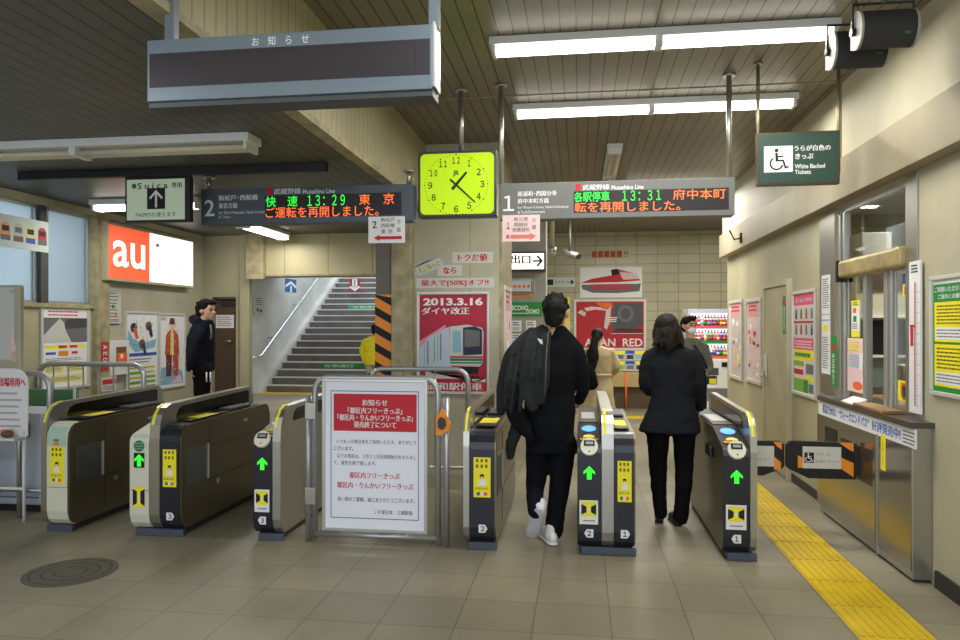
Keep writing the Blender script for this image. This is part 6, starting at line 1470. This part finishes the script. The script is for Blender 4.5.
# --- woman in charcoal jacket with long hair, seen from behind
MY = 5.72
t = thing('person', 'person with long dark hair in a flared charcoal jacket, seen from behind', 'person', (P(671, 430, MY).x, MY, 0))
b = Org(); hc = P(666, 329, MY); T = add_head(b, hc, .15, .95)
b.limb([P(668, 352, MY), P(667, 338, MY)], [.05, .046])
stackpx(b, [(648, 693, 358, 0, .06), (653, 691, 380, 0, .07), (655, 692, 405, 0, .07), (650, 694, 428, 0, .075)], MY)
b.limb([P(695, 362, MY), P(701, 388, MY), P(700, 408, MY + .14)], [.042, .034, .026]); hand(b, P(700, 409, MY + .17), (-.2, .9, -.2), -1, (-1, 0, 0), .9, .6)
b.limb([P(646, 362, MY), P(644, 386, MY + .02), P(650, 392, MY + .22)], [.042, .034, .026]); hand(b, P(651, 391, MY + .25), (.2, .9, .1), 1, (1, 0, 0), .9, .6)
for xs_ in ((660, 658, 662, .07), (685, 682, 679, .02)): b.limb([P(xs_[0], 430, MY), P(xs_[1], 470, MY + .02), P(xs_[2], 514, MY + xs_[3])], [.06, .04, .03])
b.build('body', t, SKIN, .0085, 3)
face_bits(t, T, .95)
h = Org(); h.ball(T(0, -.015, .04), .09, .1, .086); h.limb([T(0, -.06, .05), T(0, -.09, -.03), T(.005, -.095, -.11)], [.07, .078, .06], 16, .55, (0, 1, 0))
h.limb([T(-.066, -.02, .03), T(-.085, -.04, -.06), T(-.08, -.06, -.13)], [.036, .036, .018]); h.limb([T(.066, -.02, .03), T(.09, -.04, -.06), T(.11, -.07, -.13)], [.036, .04, .02])
for i in range(22): u = -.11 + .22 * i / 21; h.limb([T(u * .65, -.1 + abs(u) * .3, .0), T(u * .95, -.125 + abs(u) * .45, -.075), T(u * 1.2 + .02 * math.sin(i * 5), -.13 + abs(u) * .4, -.135 - .035 * math.sin(i * 3.3))], [.012, .013, .005], 8)
h.build('hair', t, HAIRD, .0075, 1, .01, .025)
j = Org()
stackpx(j, [(660, 677, 343, .0, .052), (653, 687, 347, 0, .07), (646, 695, 353, 0, .085), (645, 697, 366, 0, .1), (649, 695, 382, 0, .098), (651, 694, 396, 0, .095), (648, 697, 410, 0, .11), (641, 700, 423, 0, .135), (638, 701.5, 432, 0, .15)], MY)
j.limb([P(692, 356, MY), P(699, 372, MY), P(701, 390, MY), P(700, 407, MY + .13)], [.06, .052, .046, .042]); j.limb([P(650, 356, MY), P(645, 372, MY), P(645, 386, MY + .02), P(650, 391, MY + .2)], [.058, .05, .045, .042])
j.build('jacket', t, SUITW, .011, 3, .016, .08)
k = Org(); stackpx(k, [(645, 697, 420, 0, .12), (644, 698, 434, 0, .12)], MY)
k.limb([P(658, 432, MY), P(658, 465, MY + .02), P(659, 492, MY + .05), P(661, 513, MY + .08)], [.092, .07, .058, .052]); k.limb([P(684, 432, MY), P(684, 468, MY), P(683, 495, MY), P(681, 518, MY + .02)], [.092, .07, .06, .058])
k.build('trousers', t, TROUB, .012, 4, .016, .08)
shoe(t, GR(659, 523), GR(659, 523) + Vector((.03, .24, 0)), SHOEB, BLACK, .9); shoe(t, GR(678, 526), GR(678, 526) + Vector((-.03, .24, 0)), SHOEB, BLACK, .9)

# --- woman in beige trench coat with a pony tail
MY = 10.4
t = thing('person', 'person with a long black ponytail in a beige trench coat walking away', 'person', (P(599, 380, MY).x, MY, 0))
b = Org(); hc = P(597.5, 336.2, MY); T = add_head(b, hc, -.2, .95); b.limb([P(599, 350, MY), P(598, 341, MY)], [.048, .046]); stackpx(b, [(589, 611, 352, 0, .06), (590, 611, 370, 0, .07), (589, 611, 390, 0, .08)], MY)
b.limb([P(611, 352, MY), P(615, 366, MY), P(612, 374, MY + .25)], [.042, .034, .026]); hand(b, P(612, 374, MY + .28), (-.2, .9, .2), -1, (-1, 0, 0), .9, .6); b.limb([P(587, 352, MY), P(584, 366, MY), P(586, 371, MY + .25)], [.042, .034, .026]); hand(b, P(586, 371, MY + .28), (.1, .9, .2), 1, (1, 0, 0), .9, .6)
fz_ = lambda x: Vector((P(x, 400, MY).x, MY, .1))
for x in (594, 605): b.limb([P(x, 390, MY), P(x, 410, MY), fz_(x)], [.07, .05, .036])
b.build('body', t, SKIN, .011, 3); face_bits(t, T, .95)
h = Org(); h.ball(T(0, -.015, .035), .088, .098, .088); h.ball(T(0, -.08, -.02), .06, .05, .06); h.limb([T(.0, -.11, .0), T(-.03, -.14, -.12), T(-.04, -.14, -.3), T(-.05, -.15, -.48)], [.05, .058, .085, .045], 12, .6, (0, 1, 0)); h.build('hair', t, HAIRB, .011, 3, .01, .04)
j = Org(); stackpx(j, [(594, 604, 346, 0, .06), (588, 611, 349, 0, .09), (585, 614, 355, 0, .115), (586, 613, 366, 0, .12), (588, 612, 374, 0, .112), (585, 613, 384, 0, .14), (580, 614, 396, 0, .17), (576, 616, 409, 0, .2)], MY)
j.limb([P(611, 352, MY), P(615, 360, MY), P(616, 368, MY), P(612, 374, MY + .22)], [.066, .06, .056, .05]); j.limb([P(588, 352, MY), P(584, 360, MY), P(584, 367, MY), P(586, 371, MY + .22)], [.066, .06, .056, .05]); j.build('trench_coat', t, TRENCH, .014, 4, .02, .12)
k = MB(); k.tube([P(587.5, 375, MY) + Vector((0, -.02, 0)), P(593, 375.4, MY - .1), P(600, 375.6, MY - .125), P(607, 375.4, MY - .1), P(612.5, 375, MY - .02)], .022, TRENCH, 8); k.build('coat_belt', t)
k = MB(); k.tube([fz_(594) + Vector((0, 0, .25)), fz_(594) + Vector((0, .0, -.06))], .045, SHOEB, 10); k.build('boot', t); k = MB(); k.tube([fz_(605) + Vector((0, 0, .25)), fz_(605) + Vector((0, .0, -.06))], .045, SHOEB, 10); k.build('boot', t)
bg_ = Org(); c = P(588, 374, MY - .17); bg_.limb([c + Vector((-.03, 0, .1)), c + Vector((0, 0, -.05)), c + Vector((.05, .02, -.14))], [.09, .13, .1], 14, .5, (0, 1, 0)); tt = thing('shoulder_bag', 'black shoulder bag of the person in the beige trench coat', 'bag', tuple(c)); bg_.build('bag_body', tt, SUIT, .012, 3)
k = MB(); k.tube([c + Vector((-.04, 0, .12)), P(587, 352, MY - .12), P(589, 348.5, MY)], .012, SUIT, 6); k.build('strap', tt)

# --- man in grey jacket with a white face mask
MY = 9.0
t = thing('person', 'person in a grey jacket wearing a white face mask, facing the gates', 'person', (P(691, 380, MY).x, MY, 0))
b = Org(); hc = P(689, 325.5, MY); T = add_head(b, hc, math.pi + .5); b.limb([P(692, 346, MY), P(690, 334, MY)], [.055, .055]); stackpx(b, [(678, 706, 346, 0, .07), (680, 706, 372, 0, .08), (681, 706, 400, 0, .08)], MY)
b.limb([P(704, 350, MY), P(709, 367, MY - .02), P(705, 374.5, MY - .25)], [.04, .034, .026]); hand(b, P(704, 375, MY - .28), (-.6, -.7, 0), 1, (0, 0, -1), 1, .8); b.limb([P(680, 350, MY), P(676.5, 367, MY), P(684, 374.5, MY - .22)], [.04, .034, .026]); hand(b, P(685, 375, MY - .25), (.6, -.7, 0), -1, (0, 0, -1), 1, .8)
for x in (686, 699): b.limb([P(x, 398, MY), P(x, 424, MY), Vector((P(x, 400, MY).x, MY, .09))], [.075, .055, .04])
b.build('body', t, SKIN, .011, 3); face_bits(t, T)
h = Org(); h.ball(T(0, -.015, .05), .086, .097, .08); h.ball(T(0, .05, .088), .066, .045, .035); h.limb([T(0, -.085, .03), T(0, -.08, -.04)], [.06, .045]); h.build('hair', t, HAIRB, .01, 2, .012, .03)
h = Org(); h.ball(T(0, .058, -.058), .058, .054, .05); h.build('face_mask', t, PAPER, .01, 3)
j = Org(); stackpx(j, [(684, 698, 338, 0, .07), (681, 703, 342, 0, .09), (678, 706, 349, 0, .11), (678, 706, 370, 0, .115), (678, 705, 392, 0, .12), (677, 706, 402, 0, .125)], MY)
j.limb([P(703.5, 347, MY), P(707.5, 357, MY), P(709.5, 368, MY - .03), P(704.5, 374, MY - .22)], [.058, .053, .05, .042]); j.limb([P(680, 347, MY), P(676, 357, MY), P(676, 368, MY - .02), P(683, 374, MY - .2)], [.058, .053, .05, .042]); j.build('jacket', t, GREYJ, .013, 4, .02, .1)
k = Org(); stackpx(k, [(678, 706, 394, 0, .11), (677, 707, 404, 0, .11)], MY)
for x in (685, 699): k.limb([P(x, 402, MY), P(x, 424, MY), Vector((P(x, 400, MY).x, MY, .09))], [.095, .08, .07])
k.build('trousers', t, TROUB, .013, 4, .015, .09)
for x in (685, 699): c = Vector((P(x, 400, MY).x, MY + .08, .01)); shoe(t, c, c + Vector((0, -.26, 0)), SHOEB, BLACK)
k = MB(); k.tube([P(694, 345, MY - .12), P(702, 356, MY - .16), P(707, 368, MY - .14)], .016, BLACK, 8); k.build('bag_strap', t)
c = P(710, 379, MY - .36); k = MB(); k.box(c.x - .07, c.x + .07, c.y - .06, c.y + .03, c.z - .06, c.z + .04, BLACK, .012); k.box(c.x - .02, c.x + .06, c.y - .064, c.y - .06, c.z - .05, c.z + .01, YEL); tag(k.build('belt_pouch'), 'small black pouch held by the person with the face mask', 'pouch')

# --- man in navy parka, in profile by the brown door
MY = 7.55
t = thing('person', 'person in a dark navy parka standing in profile by the brown door', 'person', (P(200, 360, MY).x, MY, 0))
b = Org(); hc = P(207, 310.5, MY); T = add_head(b, hc, -math.pi / 2 - .25, 1.0); b.limb([P(204, 327, MY), P(205.5, 318, MY)], [.056, .056])
stackpx(b, [(195, 209, 330, 0, .1), (194, 208, 350, 0, .1), (195, 208, 368, 0, .1)], MY)
b.limb([P(199, 335, MY - .15), P(193, 352, MY - .19), P(190.5, 366, MY - .19)], [.045, .036, .026]); hand(b, P(190.2, 367, MY - .19), (.12, .1, -1), 1, (.9, .4, 0), .8, .9)
b.limb([P(202, 335, MY + .15), P(200, 352, MY + .2), P(200, 366, MY + .19)], [.045, .036, .026]); hand(b, P(200, 367, MY + .19), (.12, -.05, -1), -1, (.9, -.4, 0), .8, .9)
for dy in (-.09, .09): b.limb([P(202, 368, MY + dy), P(202, 392, MY + dy), Vector((P(202, 400, MY).x, MY + dy, .09))], [.08, .055, .04])
b.build('body', t, SKIN, .009, 3); face_bits(t, T)
h = Org(); h.ball(T(0, -.022, .05), .088, .098, .084); h.ball(T(0, .052, .088), .07, .045, .032); h.limb([T(0, -.09, .03), T(0, -.09, -.05)], [.062, .05]); h.limb([T(-.062, -.02, .02), T(-.068, -.025, -.03)], [.03, .016]); h.limb([T(.062, -.02, .02), T(.068, -.025, -.03)], [.03, .016])
for i in range(16): a = i * .4; p = T(.08 * math.cos(a), -.02 + .09 * math.sin(a), .085); h.limb([p, p + Vector((math.cos(a) * .02, math.sin(a) * .02, -.02))], [.02, .008], 8)
h.build('hair', t, HAIRB, .009, 2, .014, .03)
j = Org(); stackpx(j, [(198, 212, 319.5, 0, .085), (196, 213, 323, 0, .12), (193, 212.5, 328, 0, .17), (189.5, 213, 338, 0, .19), (189, 213, 352, 0, .19), (188.5, 212.5, 364, 0, .185), (189, 212, 371, 0, .185)], MY)
j.limb([P(200, 333, MY - .17), P(195, 344, MY - .2), P(192.5, 356, MY - .22), P(191, 368, MY - .2)], [.068, .06, .055, .048]); j.limb([P(203, 333, MY + .17), P(201, 344, MY + .21), P(200, 357, MY + .22), P(200, 368, MY + .19)], [.068, .06, .055, .048]); j.limb([P(198, 321, MY - .1), P(194, 319.5, MY), P(198, 321, MY + .1)], [.05, .058, .05])
j.build('parka', t, PARKA, .012, 4, .02, .1)
k = MB(); k.tube([P(210.5, 325, MY - .12), P(211.5, 333, MY - .17), P(210.5, 339, MY - .2)], .01, GREYJ, 6); k.build('parka_cord', t)
k = Org(); stackpx(k, [(191, 213, 362, 0, .15), (191, 213, 371, 0, .15)], MY)
for dy in (-.09, .09): k.limb([P(202, 370, MY + dy), P(202, 394, MY + dy), Vector((P(202, 400, MY).x, MY + dy, .09))], [.11, .085, .075])
k.build('trousers', t, TROUB, .013, 4, .015, .09)
k = MB()
for x in (206.5, 210.5): k.tube([P(x, 372, MY - .175), P(x, 382, MY - .18)], .008, PAPER, 6)
k.build('trouser_cords', t)
for dy in (-.09, .09): c = Vector((P(199, 400, MY).x, MY + dy, 0)); shoe(t, c - Vector((.06, 0, 0)), c + Vector((.2, 0, 0)), SHOEB, BLACK)

# --- person in yellow jacket on the stairs
MY = ys + ru * 1 + .15; zf = ri * 2
t = thing('person', 'person in a yellow quilted jacket climbing the stairs behind the striped pillar', 'person', (P(374, 350, MY).x, MY, zf))
b = Org(); hc = P(375, 329, MY); T = add_head(b, hc, 0); b.limb([P(374.5, 339, MY), P(375, 332, MY)], [.055, .055]); stackpx(b, [(366, 383, 340, 0, .07), (367, 382, 352, 0, .08), (367, 382, 365, 0, .08)], MY)
b.limb([P(365, 342, MY), P(363, 352, MY), P(365.5, 363, MY)], [.05, .042, .03]); hand(b, P(365.5, 364, MY), (.1, 0, -1), -1, (1, 0, 0), 1, .5); b.limb([P(383, 342, MY), P(385, 352, MY), P(384, 363, MY)], [.05, .042, .03]); hand(b, P(384, 364, MY), (-.1, 0, -1), 1, (-1, 0, 0), 1, .5)
for x, dz, dy in ((371, 0, 0), (379, 0, 0)): b.limb([P(x, 364, MY), P(x, 374, MY + .03), Vector((P(x, 364, MY).x, MY, zf + .09))], [.08, .055, .04])
b.build('body', t, SKIN, .013, 3); face_bits(t, T)
h = Org(); h.ball(T(0, -.012, .03), .092, .102, .1); h.limb([T(0, -.07, .0), T(0, -.08, -.08)], [.07, .055]); h.build('hair', t, HAIRB, .012, 3, .01, .04)
j = Org(); stackpx(j, [(370, 380, 336.5, 0, .09), (364.5, 385, 339.5, 0, .14), (363, 386.5, 346, 0, .17), (363.5, 386, 356, 0, .17), (364.5, 385, 364.5, 0, .16)], MY)
j.limb([P(365.5, 342, MY), P(362.5, 350, MY), P(363.5, 356, MY), P(366, 362, MY)], [.085, .08, .075, .06]); j.limb([P(384, 342, MY), P(386.5, 350, MY), P(386.5, 356, MY), P(384, 362, MY)], [.085, .08, .075, .06]); j.build('quilted_jacket', t, YELJ, .016, 3, .03, .08)
k = Org(); stackpx(k, [(366, 383, 361, 0, .13), (366, 383, 366, 0, .13)], MY)
for x in (370.5, 379.5): k.limb([P(x, 365, MY), P(x, 375, MY), Vector((P(x, 364, MY).x, MY, zf + .1))], [.11, .09, .08])
k.build('trousers', t, mat('khaki_trouser_cloth', (168, 160, 136), .85), .015, 4)
for x in (370.5, 379.5): c = Vector((P(x, 364, MY).x, MY - .09, zf)); shoe(t, c, c + Vector((0, .26, 0)), SHOEB, BLACK)
